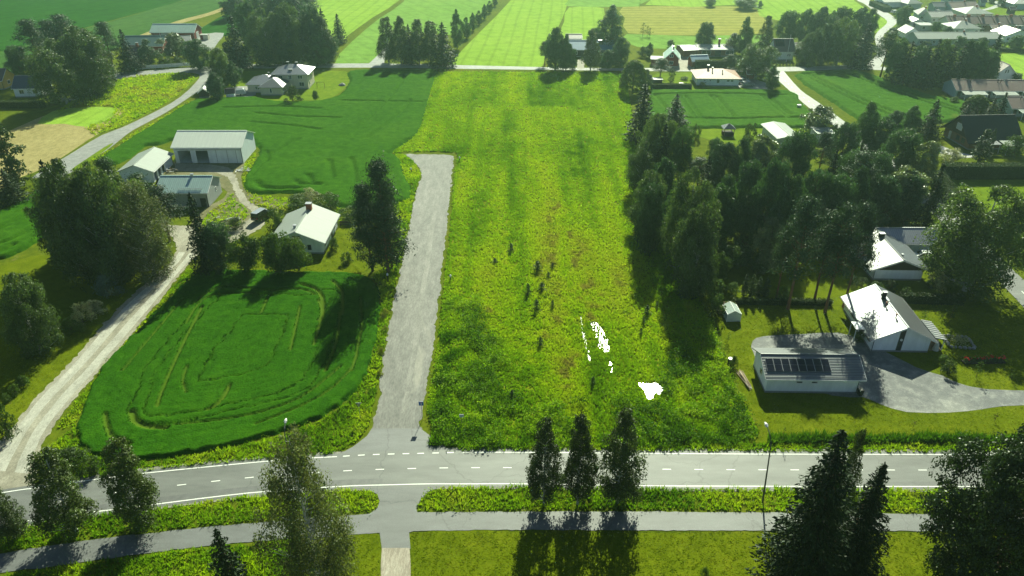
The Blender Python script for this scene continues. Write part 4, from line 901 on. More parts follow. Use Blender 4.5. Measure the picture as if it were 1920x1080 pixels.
RF_DARK = lambda ax: roof_mat('dark_grey_roof', (.30, .31, .33), ax, .38, .42, .9, .8, .12, coat=.6)
RF_TILE = lambda ax: roof_mat('grey_tile_roof', (.12, .135, .15), ax, .40, .48, 0, .5, .8, coat=.2, rib=.6)
RF_LITE = lambda ax: roof_mat('light_metal_roof', (.30, .335, .30), ax, .42, .6, .0, .3, coat=.0)
RF_HALL = lambda ax: roof_mat('weathered_sheet_roof', (.76, .80, .68), ax, 1.1, .5, .0, .5, .12, .12, (.50, .50, .40), rib=.92)
RF_TEAL = lambda ax: roof_mat('teal_metal_roof', (.42, .58, .52), ax, .42, .42, .1, .6)
RF_MINT = lambda ax: roof_mat('mint_metal_roof', (.50, .68, .56), ax, .42, .45, .0, .5, coat=.1)
RF_BLACK = lambda ax: roof_mat('black_tile_roof', (.020, .022, .032), ax, .36, .6, 0, .3, .6, coat=.0)
RF_BLUE = lambda ax: roof_mat('blue_metal_roof', (.06, .20, .34), ax, .42, .42, .15, .6)
RF_RED = lambda ax: roof_mat('terracotta_roof', (.36, .15, .085), ax, .36, .6, 0, .4, .6)
RF_BRN = lambda ax: roof_mat('brown_roof', (.22, .14, .11), ax, .36, .5, 0, .5, .6)
RF_PALE = lambda ax: roof_mat('pale_felt_roof', (.50, .49, .42), ax, .9, .5, 0, .6, .2)
RF_MAROON = lambda ax: roof_mat('maroon_roof', (.09, .045, .05), ax, .4, .5, 0, .5)

# --- right foreground: garage with solar panels
o, L, ro = building('garage', 'long white garage with solar panels on its grey roof', (1434, 736), (1606, 738), 6.4, 3.05, 1.35, 'x', .6, .5, WHITE, RF_TILE('y'),
    front=[(4.1, 1.75, .95, .4), (6.2, 1.75, .95, .4)], left=[(2.4, 1.2, .9, 1.0)], cat='garage')
s = math.atan2(1.35, 3.2); PV = plain('solar_cells', (.006, .008, .022), .3, 0, .25, .3, 2); y0 = .25
for k in range(8):
    x0 = -.1 + k * 1.13; m = MB()
    def sl(x, d, up): return (x, y0 + d * math.cos(s) - up * math.sin(s), 3.05 + .14 + y0 * math.tan(s) + d * math.sin(s) + up * math.cos(s))
    def slab(m, xa, xb, da, db, ua, ub): m.hexa([sl(xa, da, ua), sl(xb, da, ua), sl(xb, db, ua), sl(xa, db, ua), sl(xa, da, ub), sl(xb, da, ub), sl(xb, db, ub), sl(xa, db, ub)])
    slab(m, x0, x0 + 1.10, .25, 2.35, .09, .125); po = m.build('solar_panel', plain('panel_frame', (.35, .36, .37), .5), ro)
    for d0 in (.29, 1.33): m = MB(); slab(m, x0 + .035, x0 + 1.065, d0 - .015, d0 + .995, .126, .133); m.build('solar_cells', PV, po)
for d in (.6, 1.9): m = MB(); slab(m, -.2, 9.0, d, d + .06, .02, .088); m.build('mounting_rail', GALV, ro)
# --- white house beside it
o, L, ro = building('house', 'white gabled house with dark centre stripe and glazed porch', (1632, 659), (1738, 661), 12.0, 2.6, 2.15, 'y', .75, .6, WHITE, RF_DARK('y'),
    left=[(1.0, .9, 1.2, 1.2), (4.0, 0.1, 1.0, 2.1, 'd'), (7.5, .9, 1.3, 1.2)], chim=[(4.0, 8.2, .55, 4.2, 5.9, BLACK)])
m = MB(); m.box(3.72, 4.5, -.05, -.004, .33, 4.5); m.build('stripe_panel', DTRIM, o)
m = MB(); m.tube([(4.1, -.06, 2.3), (4.1, -.16, 2.3)], .2, 10); m.build('wall_lamp', TRIM, o)
for yv, xv in ((6.1, 3.6), (2.6, 3.75)):
    m = MB(); m.tube([(xv, yv, 4.3), (xv, yv, 5.25)], .09, 8); m.tube([(xv, yv, 5.1), (xv, yv, 5.35)], .15, 8); m.build('vent_pipe', plain('rust_red_metal', (.25, .08, .05), .5), ro)
m = MB(); m.box(4.05, 4.5, 7.0, 9.8, 4.99, 5.06); m.build('roof_walkway', GALV, ro)
for k in range(6): m = MB(); y = .6 + k * .55; m.box(.15, .22, y, y + .3, 2.93, 3.08); m.build('snow_guard', GALV, ro)
m = MB(); m.box(-1.9, .0, 2.4, 4.6, 2.35, 2.5); m.build('porch_roof', RF_DARK('y'), o)
for y in (2.5, 4.5): m = MB(); m.box(-1.85, -1.75, y - .05, y + .05, 0, 2.35); m.build('porch_post', TRIM, o)
PR = roof_mat('striped_sheet_roof', (.20, .22, .23), 'y', .6, .4, .3, .6, .5)
m = MB(); m.hexa([(L + .82, .4, 2.35), (L + 2.6, .4, 2.0), (L + 2.6, 5.6, 2.0), (L + .82, 5.6, 2.35), (L + .82, .4, 2.43), (L + 2.6, .4, 2.08), (L + 2.6, 5.6, 2.08), (L + .82, 5.6, 2.43)]); pr = m.build('porch_roof', PR, o)
for k in range(9): m = MB(); y = .5 + k * .62; m.hexa([(L + .85, y, 2.44), (L + 2.58, y, 2.1), (L + 2.58, y + .1, 2.1), (L + .85, y + .1, 2.44), (L + .85, y, 2.5), (L + 2.58, y, 2.15), (L + 2.58, y + .1, 2.15), (L + .85, y + .1, 2.5)]); m.build('roof_rib', TRIM, pr)
m = MB(); m.box(L + .03, L + 2.4, .5, 5.4, 0, .12); m.build('porch_floor', WOOD, o)
for y in (.55, 2.9, 5.3): m = MB(); m.box(L + 2.3, L + 2.4, y - .05, y + .05, .12, 2.08); m.build('porch_post', TRIM, o)
for k in range(4): m = MB(); m.box(L + 2.33, L + 2.36, .62 + k * 1.16, 1.72 + k * 1.16, .2, 1.0); m.build('porch_pane', GLASS, o)
m = MB(); m.tube([(L + 1.5, .6, .13), (L + 1.5, .6, 1.2), (L + 1.5, .6, 1.9)], [.5, .3, .05], 8); o2 = m.build('folded_parasol', plain('cream_canvas', (.6, .58, .5), .8), o)
# --- white house behind, with dark gable and wing
o, L, ro = building('house', 'white house with black gable triangle partly behind pines', (1635, 525), (1726, 526), 11.5, 2.6, 1.75, 'y', 1.0, .7, WHITE, RF_TILE('y'), left=[(2, 1, 1.4, 1.2), (6, 1, 1.4, 1.2)], chim=[(4.2, 9.0, .9, 4.0, 5.0, BLACK)])
m = MB(); m.prism([(-.75, 2.35), (L + .75, 2.35), (L / 2, 4.25)], 'y', -.5, -.02); m.build('gable_panel', DARKW, o)
m = MB(); m.tube([(L * .55, 1.2, 4.2), (L * .55, 1.2, 4.75)], .22, 8); m.build('vent_pipe', GALV, ro)
building('garage', 'long dark-roofed wing behind the white house with the black gable', (1640, 476), (1757, 476), 6.0, 2.6, 1.4, 'x', .6, .4, WHITE, RF_DARK('x'), front=[(11.5, .1, 2.6, 2.2, 'g')], cat='garage')
# --- chalet
o, L, ro = building('house', 'dark timber chalet with steep black roof above the hedge', (1814, 281), (1906, 279), 11.4, 2.6, 4.6, 'x', .9, .9, BRICK, RF_BLACK('x'), left=[(2.0, .9, 1.5, 1.3), (4.3, .9, 1.5, 1.3), (8.2, .1, 1.0, 2.1, 'd')], trim=DTRIM, gutter=False)
m = MB(); m.prism([(-.1, 2.55), (11.5, 2.55), (5.7, 7.1)], 'x', -.14, -.012); m.build('gable_panel', DARKW, o)
m = MB(); m.box(-.24, -.15, 4.3, 6.7, 3.6, 5.3); q = m.build('window', TRIM, o); m = MB(); m.box(-.26, -.245, 4.45, 6.55, 3.75, 5.15); m.build('pane', plain('bright_blind', (.62, .68, .66), .5), q)
m = MB(); m.hexa([(1.5, -3.4, 2.35), (6.2, -3.4, 2.35), (6.2, -.92, 2.62), (1.5, -.92, 2.62), (1.5, -3.4, 2.5), (6.2, -3.4, 2.5), (6.2, -.92, 2.77), (1.5, -.92, 2.77)]); m.build('porch_roof', RF_TILE('x'), o)
m = MB(); m.hexa([(7.0, -4.6, 2.2), (12.6, -4.6, 2.2), (12.6, -.92, 2.55), (7.0, -.92, 2.55), (7.0, -4.6, 2.32), (12.6, -4.6, 2.32), (12.6, -.92, 2.67), (7.0, -.92, 2.67)]); m.build('porch_roof', RF_LITE('x'), o)
for x, y in ((1.7, -3.2), (6.0, -3.2), (7.3, -4.4), (12.3, -4.4)): m = MB(); m.box(x - .07, x + .07, y - .07, y + .07, 0, 2.25); m.build('porch_post', TRIM, o)
m = MB(); m.box(3.0, 4.0, -1.9, -1.2, 2.6, 3.6); m.build('chimney', plain('pale_cap', (.5, .5, .48), .6), ro)
# --- teal rowhouses
def rowhouse(label, A, B, n):
    o, L, ro = building('rowhouse', label, A, B, 8.5, 2.7, 2.0, 'x', .5, .3, BLUEW, RF_BRN('x'), cat='rowhouse')
    u = L / n
    for k in range(n):
        x = k * u
        for q in ((x + .6, .1, .9, 2.1, 'd'), (x + 2.0, .9, 1.4, 1.2), (x + u - 2.2, .9, 1.3, 1.2)): opening(o, Face('front', L, 8.5), *q[:4], q[4] if len(q) > 4 else 'w', TRIM)
        m = MB(); m.hexa([(x + 1.2, -3.4, 2.0), (x + u - 1.0, -3.4, 2.0), (x + u - 1.0, -.6, 2.35), (x + 1.2, -.6, 2.35), (x + 1.2, -3.4, 2.1), (x + u - 1.0, -3.4, 2.1), (x + u - 1.0, -.6, 2.45), (x + 1.2, -.6, 2.45)]); c = m.build('canopy', RF_LITE('x'), o)
        for px in (x + 1.4, x + u - 1.2): m = MB(); m.box(px - .06, px + .06, -3.3, -3.18, 0, 2.0); m.build('canopy_post', TRIM, c)
        for px in (x + u * .45, x + u * .55): m = MB(); m.tube([(px, 3.0, 3.9), (px, 3.0, 5.3)], .09, 6); m.build('vent_pipe', BLACK, ro)
rowhouse('blue-grey rowhouse with white canopies beyond the barley field', (1789, 184), (1960, 186), 3)
rowhouse('blue-grey rowhouse end with white canopy at the right edge', (1893, 219), (1990, 220), 2)
building('house', 'small white gabled house behind the blue-grey rowhouse', (1866, 156), (1896, 156), 9, 3.6, 2.4, 'y', .4, .4, WHITE, RF_BRN('y'), front=[(2.0, 3.3, .5, 1.2), (2.8, 3.3, .5, 1.2)])
# --- upper right houses
o, L, ro = building('house', 'dark red house with teal metal roof beside the gravel drive', (1246, 125), (1271, 126), 9, 3.2, 2.3, 'y', .6, .5, REDW, RF_MINT('y'), front=[(1.3, 3.4, 1.5, .9), (1.4, .9, 1.5, 1.2)], chim=[(2.6, 3, .6, 5, 6.6, GALV)])
m = MB(); m.box(-4.8, -.02, .6, 5.2, 0, 2.2); m.build('annex_wall', REDW, o); m = MB(); m.box(-5.2, -.5, .2, 5.6, 2.25, 2.4); m.build('annex_roof', RF_LITE('x'), o)
o, L, ro = building('house', 'long low brick house with bright flat-pitched roof', (1310, 106), (1371, 106), 8, 2.7, .7, 'x', .7, .5, BRICK, RF_LITE('x'), front=[(1, .8, 3.4, 1.5), (6, .1, 2.2, 2.1, 'd'), (10, .8, 3, 1.4)], chim=[(8.4, 5, .7, 3.2, 5.4, CHIMB)])
building('outbuilding', 'brick outbuilding with dull grey roof left of the low brick house', (1281, 108), (1306, 107), 8, 2.7, .7, 'x', .5, .3, BRICK, RF_TILE('x'), cat='outbuilding')
building('shed', 'small red shed with light blue roof on the drive', (1297, 128), (1327, 127), 4.5, 2.6, 1.3, 'x', .4, .3, REDW, RF_BLUE('x'), cat='shed')
o, L, ro = building('house', 'white bungalow with terracotta hipped roof', (1306, 161), (1384, 162), 10, 2.7, 1.7, 'hip', .7, .5, WHITE, RF_RED('x'), front=[(2.2, 1.6, .5, .4), (4.0, 1.6, .5, .4), (6.4, 1.0, .9, 1.2), (9.6, 1.5, 1.0, .6), (10.9, 1.5, .9, .6)], left=[(3, .9, 1.4, 1.2), (6, .9, 1.4, 1.2)], chim=[(4.2, 5.6, .6, 3.6, 5.4, BLACK), (5.4, 4.2, .3, 3.6, 5.0, DTRIM), (8.6, 3.4, .25, 3.6, 4.6, DTRIM)], plinth=True)
building('shed', 'small red shed behind the parked white cars', (1400, 150), (1414, 150), 3, 2, .8, 'x', .2, .2, REDW, RF_MAROON('x'), cat='shed')
building('house', 'blue-roofed dark house behind the tall birches', (1068, 107), (1150, 107), 8, 3.0, 2.2, 'x', .6, .4, DARKW, RF_BLUE('x'), front=[(1.5, .9, 1.4, 1.3), (4.2, .1, 1, 2.1, 'd'), (8, .9, 1.4, 1.3), (12, .9, 1.4, 1.3)], chim=[(11.6, 2.4, 1.5, 3.8, 5.6, plain('dormer_board', (.06, .05, .05), .7))])
building('shed', 'dark weathered shed behind the blue-roofed house', (1062, 84), (1090, 84), 5, 2.4, 1.2, 'x', .3, .3, DARKW, RF_MAROON('x'), cat='shed')
o, L, ro = building('house', 'tall white house with maroon roof and roof-top solar panels', (1451, 113), (1486, 113), 8, 3.4, 3.4, 'x', .4, .3, WHITE, RF_MAROON('x'), front=[(1.0, 1.4, .5, 1.0), (1.7, 1.4, .5, 1.0), (4.6, 1.4, .5, 1.0), (5.3, 1.4, .5, 1.0)], left=[(3, 3.6, 1.2, 1.2)])
for k in range(4):
    for j in range(2):
        m = MB(); f = lambda d: (d * 4.0, 3.4 + .16 + d * 3.4); a_, b_ = f(.35 + j * .3), f(.62 + j * .3); x0 = .3 + k * .85
        m.hexa([(x0, a_[0], a_[1]), (x0 + .8, a_[0], a_[1]), (x0 + .8, b_[0], b_[1]), (x0, b_[0], b_[1]), (x0, a_[0] - .05, a_[1] + .06), (x0 + .8, a_[0] - .05, a_[1] + .06), (x0 + .8, b_[0] - .05, b_[1] + .06), (x0, b_[0] - .05, b_[1] + .06)]); m.build('solar_panel', PV, ro)
building('garage', 'dark garage half hidden by birches right of the maroon-roofed house', (1492, 104), (1512, 104), 6, 2.6, 1.4, 'x', .3, .3, DARKW, RF_MAROON('x'), cat='garage')
# --- houses behind the grove
building('house', 'house with bright white roof behind the grove', (1428, 253), (1457, 280), 5.6, 3.0, .5, 'x', .5, .4, GREYW, RF_LITE('x'), left=[(1.2, .9, 1.0, 1.6), (3.2, .9, 1.0, 1.6)])
building('carport', 'low white-roofed carport among the grove trees', (1530, 268), (1562, 268), 5, 2.4, .2, 'flat', .3, .3, GREYW, RF_LITE('x'), cat='carport')
o = thing('gazebo', 'small dark garden gazebo with pyramid roof by the barley field', 'gazebo', P(1364, 253)); m = MB()
m.add([(-1.7, -1.7, 2.1), (1.7, -1.7, 2.1), (1.7, 1.7, 2.1), (-1.7, 1.7, 2.1), (0, 0, 3.3)], [(0, 1, 4), (1, 2, 4), (2, 3, 4), (3, 0, 4), (3, 2, 1, 0)]); m.build('roof', RF_TILE('x'), o)
for x in (-1.3, 1.3):
    for y in (-1.3, 1.3): m = MB(); m.box(x - .07, x + .07, y - .07, y + .07, .17, 2.1); m.build('post', WOOD, o)
m = MB(); m.box(-1.35, 1.35, -1.35, 1.35, 0, .9); m.build('railing', DARKW, o)
# --- town at the upper right
T = [('house', 'long white house behind a hedge at the top, left of the village', (1656, 15), (1700, 14), 9, 2.8, 1.4, 'x', WHITE, RF_PALE),
     ('house', 'bright-roofed house behind the lone tree by the bend', (1700, 18), (1726, 17), 10, 2.8, 1.8, 'hip', GREYW, RF_LITE),
     ('house', 'pale hipped-roof house facing the road bend', (1720, 39), (1745, 40), 9, 2.9, 1.9, 'hip', BLUEW, RF_LITE),
     ('garage', 'small grey garage on the village lawn', (1750, 23), (1771, 23), 6, 2.6, 1.5, 'x', BLUEW, RF_TILE),
     ('house', 'blue-grey house with dark roof beside the village lane', (1783, 26), (1832, 25), 8, 2.8, 1.8, 'x', BLUEW, RF_BRN),
     ('outbuilding', 'long grey outbuilding with brownish roof in the village', (1744, 44), (1786, 43), 7, 2.8, 1.6, 'x', GREYW, RF_PALE),
     ('house', 'big bright hipped-roof house by the dark garden plot', (1808, 38), (1858, 38), 12, 2.9, 2.0, 'hip', GREYW, RF_LITE),
     ('carport', 'carport with pale gable beside the road junction', (1706, 52), (1730, 52), 6, 2.4, 1.2, 'y', GREYW, RF_PALE),
     ('garage', 'white gabled garage nearest the road junction', (1696, 74), (1720, 74), 7, 2.7, 1.8, 'y', WHITE, RF_PALE),
     ('carport', 'flat white carport between garage and rowhouse', (1724, 59), (1748, 59), 5, 2.4, .2, 'flat', GREYW, RF_LITE),
     ('house', 'bright hipped roof in front of the brown rowhouse', (1786, 66), (1835, 66), 10, 2.8, 2.0, 'hip', GREYW, RF_LITE),
     ('house', 'long bright-roofed house behind the spruce row', (1719, 86), (1874, 86), 9, 2.8, 1.5, 'x', BLUEW, RF_LITE),
     ('house', 'brown-roofed white house at the right edge of the village', (1882, 80), (1930, 79), 9, 2.8, 2.0, 'y', WHITE, RF_BRN),
     ('house', 'low brown-roofed link house left of the white village house', (1860, 68), (1886, 68), 7, 2.6, 1.4, 'x', BRICK, RF_BRN),
     ('house', 'pale blue two-storey house at the very top of the village', (1778, 9), (1808, 9), 8, 4.5, 1.6, 'x', BLUEW, RF_TILE),
     ('shed', 'tiny grey shed on the top lawn', (1838, 12), (1847, 12), 3, 2.2, 1.0, 'x', BLUEW, RF_TILE),
     ('house', 'pale house in the top right corner', (1898, 18), (1940, 18), 10, 2.8, 1.8, 'hip', BLUEW, RF_PALE),
     ('shed', 'dark shed beside the green garden plot', (1893, 27), (1902, 27), 3, 2.2, .9, 'x', DARKW, RF_MAROON)]
for nm, lb, A, B, W, h, rs, rf, wl_, rm in T:
    LL = frame_of(A, B)[1]; n = max(1, int(LL / 4.5))
    building(nm, lb, A, B, W, h, rs, rf, .5, .4, wl_, rm('x' if rf != 'y' else 'y'), front=[] if nm == 'shed' else rowwin(LL, n, .9, 1.2, 1.2), cat=nm, gutter=False, chim=[(LL * .6, W * .5, .6, h + rs * .6, h + rs + .8)] if nm == 'house' else [])
o, L, ro = building('rowhouse', 'long terracotta-brown rowhouse with party walls in the village', (1778, 57), (1990, 57), 9, 2.8, 2.4, 'x', .5, .4, GREYW, RF_BRN('x'), cat='rowhouse', gutter=False)
for k in range(8):
    x = 1 + k * L / 8; m = MB(); f = lambda y: 2.8 + .3 + y * 2.4 / 4.5
    m.hexa([(x, -.5, f(-.5) - .2), (x + .35, -.5, f(-.5) - .2), (x + .35, 4.5, f(4.5) - .2), (x, 4.5, f(4.5) - .2), (x, -.5, f(-.5) + .1), (x + .35, -.5, f(-.5) + .1), (x + .35, 4.5, f(4.5) + .1), (x, 4.5, f(4.5) + .1)]); m.build('party_wall', RF_BRN('y'), ro)
    m = MB(); m.box(x + 1.5, x + 2.6, 3.4, 4.0, 4.3, 5.9); m.build('chimney', CHIMB, ro)
    m = MB(); m.box(x + 2.5, x + 5, -3, -.55, 2.3, 2.45); m.build('canopy', DTRIM, o)
    for q in ((x + 1, .9, 1.3, 1.2), (x + 4.6, .1, 1, 2.1, 'd')): opening(o, Face('front', L, 9), *q[:4], q[4] if len(q) > 4 else 'w', TRIM)
# --- left: farm
o, L, ro = building('machine_hall', 'large white machine hall with two dark open bays', (331, 306), (457, 306), 10.4, 4.3, 2.2, 'x', .5, .35, HALLW, RF_HALL('x'), front=[(.9, .05, 3.1, 3.2, 'o'), (5.3, .05, 3.0, 3.2, 'o')], cat='barn', plinth=False)
for x in (10.3, 13.0, 15.2): m = MB(); m.box(x, x + .05, -.05, -.004, .1, 3.6); m.build('door_seam', DTRIM, o)
m = MB(); m.box(.3, L - .2, -.16, -.02, 3.45, 3.58); m.build('door_rail', GALV, o)
building('shed', 'open-fronted shed with light roof left of the machine hall', (290, 342), (325, 308), 7.6, 2.8, 1.5, 'x', .5, .35, HALLW, RF_LITE('x'), front=[(.8, .05, 1.5, 2.1, 'o'), (3.0, .05, 1.6, 2.1, 'o'), (5.3, .05, 1.6, 2.1, 'o')], cat='shed', plinth=False)
building('workshop', 'grey workshop with blue-green roof below the machine hall', (301, 388), (393, 388), 8.2, 3.5, 2.0, 'x', .4, .35, wall_mat('grey_board', (.36, .38, .37)), RF_TEAL('x'), front=[(7.2, .9, .9, 1.2), (9.0, .05, 1.2, 2.0, 'd')], right=[(5.0, 1.6, .5, 1.0)], cat='workshop', guard=(4.6, 9.6, .5), chim=[(6.6, 4.0, .5, 5.0, 6.0, CONC)])
o, L, ro = building('house', 'white farmhouse with bright roof and brick chimney', (514, 475), (607, 476), 12.0, 2.75, 2.05, 'y', .7, .55, WHITE, RF_LITE('y'), front=[(3.9, 3.0, 1.7, .9), (6.6, .75, .9, 1.3), (2.6, .75, .9, 1.3)], right=[(1.2, .8, 1.3, 1.2), (4.0, .8, 1.3, 1.2), (6.6, .1, 1.0, 2.1, 'd'), (9.0, .8, 1.3, 1.2)], chim=[(4.9, 10.0, 1.05, 4.2, 6.1, CHIMB), (4.2, 1.9, .5, 4.2, 5.1, TRIM)])
# beige house upper left
o, L, ro = building('house', 'beige two-storey house with grey hipped roof', (515, 167), (579, 167), 8.6, 5.0, 1.9, 'hip', .7, .5, BEIGEW, RF_DARK('x'), front=[(1.7, 3.3, 1.5, 1.1), (5.0, 3.2, 1.1, 1.3), (8.0, 3.3, 1.6, 1.2), (8.2, .9, 1.7, 1.4)], right=[(1.5, 3.3, 1.0, 1.3), (1.5, .8, 1.0, 1.3), (4.5, 3.3, 1.0, 1.3)], chim=[(4.2, 4.6, .7, 6.2, 7.6, BLACK), (7.0, 4.6, .7, 6.2, 7.5, BLACK)])
m = MB(); m.box(5.0, 6.2, 1.2, 2.0, 5.9, 6.05); m.build('roof_hatch', GALV, ro)
building('house', 'single-storey beige wing with grey roof beside the two-storey house', (466, 174), (500, 174), 9, 2.8, 1.8, 'hip', .6, .4, BEIGEW, RF_DARK('x'), L=9.5, front=[(2.4, 1.0, 1.4, 1.1)], chim=[(5.8, 5, .4, 3.9, 5.2, BLACK)])
building('house', 'small beige wing in front with its bright right roof slope', (490, 179), (530, 179), 8, 2.8, 1.7, 'hip', .6, .4, BEIGEW, RF_TILE('x'), front=[(2.9, .8, .7, 1.4)], right=[(1, .9, .8, 1.2)], chim=[(3.4, 5.4, .4, 3.8, 5.2, BLACK)])
building('shed', 'weathered shed under the tree by the grey lane', (374, 184), (393, 183), 3.8, 1.8, 1.1, 'y', .3, .3, DARKW, RF_PALE('y'), cat='shed', gutter=False)
building('playhouse', 'white playhouse with black roof on the lawn edge', (425, 185), (441, 184), 2.4, 1.7, .9, 'x', .3, .3, WHITE, RF_MAROON('x'), cat='playhouse', gutter=False)
# red farm in the upper left corner
building('barn', 'long red barn with light green roof by the farm track', (286, 75), (366, 75), 8.5, 3.2, 2.3, 'x', .5, .4, REDW, RF_MINT('x'), front=[(4.0, .1, 3.0, 2.6, 'g'), (9.0, .9, 1.2, 1.0)], right=[(2.2, .1, 2.6, 2.6, 'g')], cat='barn')
building('barn', 'red barn with dull green roof behind the farm trees', (236, 104), (308, 103), 9, 3.6, 2.6, 'x', .5, .4, REDW, roof_mat('dull_green_roof', (.10, .20, .17), 'x', .5, .5, .1), front=[(12.5, 1.2, 1.2, 1.2), (14.6, 1.2, 1.2, 1.2)], cat='barn')
building('house', 'cream farmhouse with dull red roof and chimney behind the spruce', (244, 124), (268, 124), 8, 3.4, 2.9, 'x', .5, .4, CREAM, RF_MAROON('x'), front=[(1.2, 1.2, 1.2, 1.4), (3.3, 1.2, 1.2, 1.4)], chim=[(2.6, 3.6, .8, 5.4, 7.4)])
building('outbuilding', 'grey-roofed outbuilding in front of the long red barn', (334, 92), (360, 90), 7, 2.6, 1.5, 'x', .4, .3, GREYW, RF_TILE('x'), cat='outbuilding')
building('house', 'white cottage with dark blue roof at the left edge', (30, 183), (82, 182), 7, 3.2, 2.6, 'x', .5, .3, WHITE, roof_mat('dark_blue_roof', (.025, .035, .085), 'x', .4, .5), front=[(1.5, 1.1, 1.5, 1.3), (5.6, 1.1, 1.5, 1.3)], chim=[(5.2, 4.6, .6, 5.4, 6.8, BLACK)])
building('house', 'yellow house with dark roof cut by the left edge', (-42, 168), (9, 168), 7, 3.2, 2.6, 'x', .5, .3, YELW, RF_MAROON('x'), right=[(2.5, 1.1, 1.4, 1.2)])

# ================================================================== STREET FURNITURE, VEHICLES, GARDEN THINGS
LAMPM = plain('lamp_housing', (.75, .75, .72), .35)
def street_lamp(label, x, y, h, az, arm=1.6, lean=(0, 0)):
    b = P(x, y); o = thing('street_lamp', label, 'street lamp', b, az)
    m = MB(); m.tube([(0, 0, 0), (lean[0] * .4, lean[1] * .4, h * .45), (lean[0] * .8, lean[1] * .8, h * .88), (lean[0] + arm * .25, lean[1], h * .97), (lean[0] + arm * .7, lean[1], h)], [.11, .09, .07, .06, .05], 8); m.build('pole', plain('dark_pole_steel', (.06, .065, .065), .55), o)
    m = MB(); cx = lean[0] + arm * .7; m.tube([(cx - .05, lean[1], h), (cx + .25, lean[1], h + .05), (cx + .75, lean[1], h + .02)], [.08, .2, .09], 8); m.build('lamp_head', LAMPM, o)
    m = MB(); m.box(cx + .15, cx + .6, lean[1] - .1, lean[1] + .1, h - .19, h - .14); m.build('lamp_lens', TRIM, o)
street_lamp('curved street lamp on the grass strip left of the big spruces', 1430, 940, 10.2, R(95), 1.9, (.3, .6))
street_lamp('street lamp whose head rises behind the weeping birch', 552, 905, 8.6, R(95), 1.5)
street_lamp('street lamp beside the side road under the large birch', 1862, 530, 6.5, R(30), 1.2)
def pole(label, x, y, h, name='utility_pole', cat='pole', mat=None, r=.1):
    o = thing(name, label, cat, P(x, y)); m = MB(); m.tube([(0, 0, 0), (0, 0, h * .5), (0, 0, h)], [r, r * .85, r * .7], 7); m.build('mast', mat or WOOD, o); m = MB(); m.tube([(0, 0, h), (0, 0, h + .12)], r * .95, 7); m.build('cap', GALV, o); return o
pole('thin yard light pole at the bend of the farm lane', 430, 443, 6.0, 'lamp_post', 'pole', GALV, .06)
pole('white flagpole in front of the maroon-roofed house', 1474, 116, 9.5, 'flagpole', 'flagpole', TRIM, .09)
pole('white flagpole between the red barn and the dark maple', 308, 100, 9, 'flagpole', 'flagpole', TRIM, .09)
# traffic signs
SIGNB = plain('sign_blue', (.02, .12, .42), .4, 0, .5, .05); SIGNW = plain('sign_white', (.8, .8, .8), .4, 0, .5, .05); SIGNR = plain('sign_red', (.5, .03, .03), .4, 0, .5, .05)
o = thing('dead_end_sign', 'blue square dead-end sign at the mouth of the gravel road', 'road sign', P(792, 788)); m = MB(); m.tube([(0, .06, 0), (0, .06, 3.2)], .035, 6); m.build('post', GALV, o)
m = MB(); m.box(-.32, .32, -.01, .02, 2.55, 3.2); q = m.build('sign_plate', SIGNB, o); m = MB(); m.box(-.055, .055, -.016, -.012, 2.62, 3.0); m.build('white_stem', SIGNW, q); m = MB(); m.box(-.15, .15, -.016, -.012, 3.005, 3.09); m.build('red_bar', SIGNR, q)
o = thing('give_way_sign', 'grey triangular sign seen from behind left of the gravel road', 'road sign', P(676, 786)); m = MB(); m.tube([(0, -.06, 0), (0, -.06, 2.9)], .035, 6); m.build('post', GALV, o)
m = MB(); m.prism([(-.42, 2.85), (.42, 2.85), (0, 2.12)], 'y', -.01, .02); m.build('sign_plate', plain('sign_back_grey', (.28, .30, .31), .45, .5), o)
o = thing('info_sign', 'small pale rectangular sign standing in the front meadow weeds', 'road sign', P(866, 798)); m = MB(); m.tube([(0, .05, 0), (0, .05, 1.9)], .03, 6); m.build('post', GALV, o); m = MB(); m.box(-.3, .3, -.01, .02, 1.45, 1.95); q = m.build('sign_plate', SIGNW, o)
for k in range(3): m = MB(); m.box(-.22, .22 - .06 * k, -.014, -.011, 1.8 - k * .12, 1.85 - k * .12); m.build('text_line', SIGNB, q)
for x, y, lb in ((727, 524, 'white-capped marker post on the left edge of the gravel road'), (845, 527, 'white-capped marker post on the right edge of the gravel road'), (862, 303, 'white-capped marker post at the far end of the gravel road'), (771, 324, 'white-capped marker post beside the turning place')):
    o = thing('marker_post', lb, 'post', P(x, y)); m = MB(); m.tube([(0, 0, 0), (0, 0, .9)], .09, 8); m.build('post', BLACK, o); m = MB(); m.tube([(0, 0, .9), (0, 0, 1.15), (0, 0, 1.3)], [.2, .2, .08], 8); m.build('cap', TRIM, o)
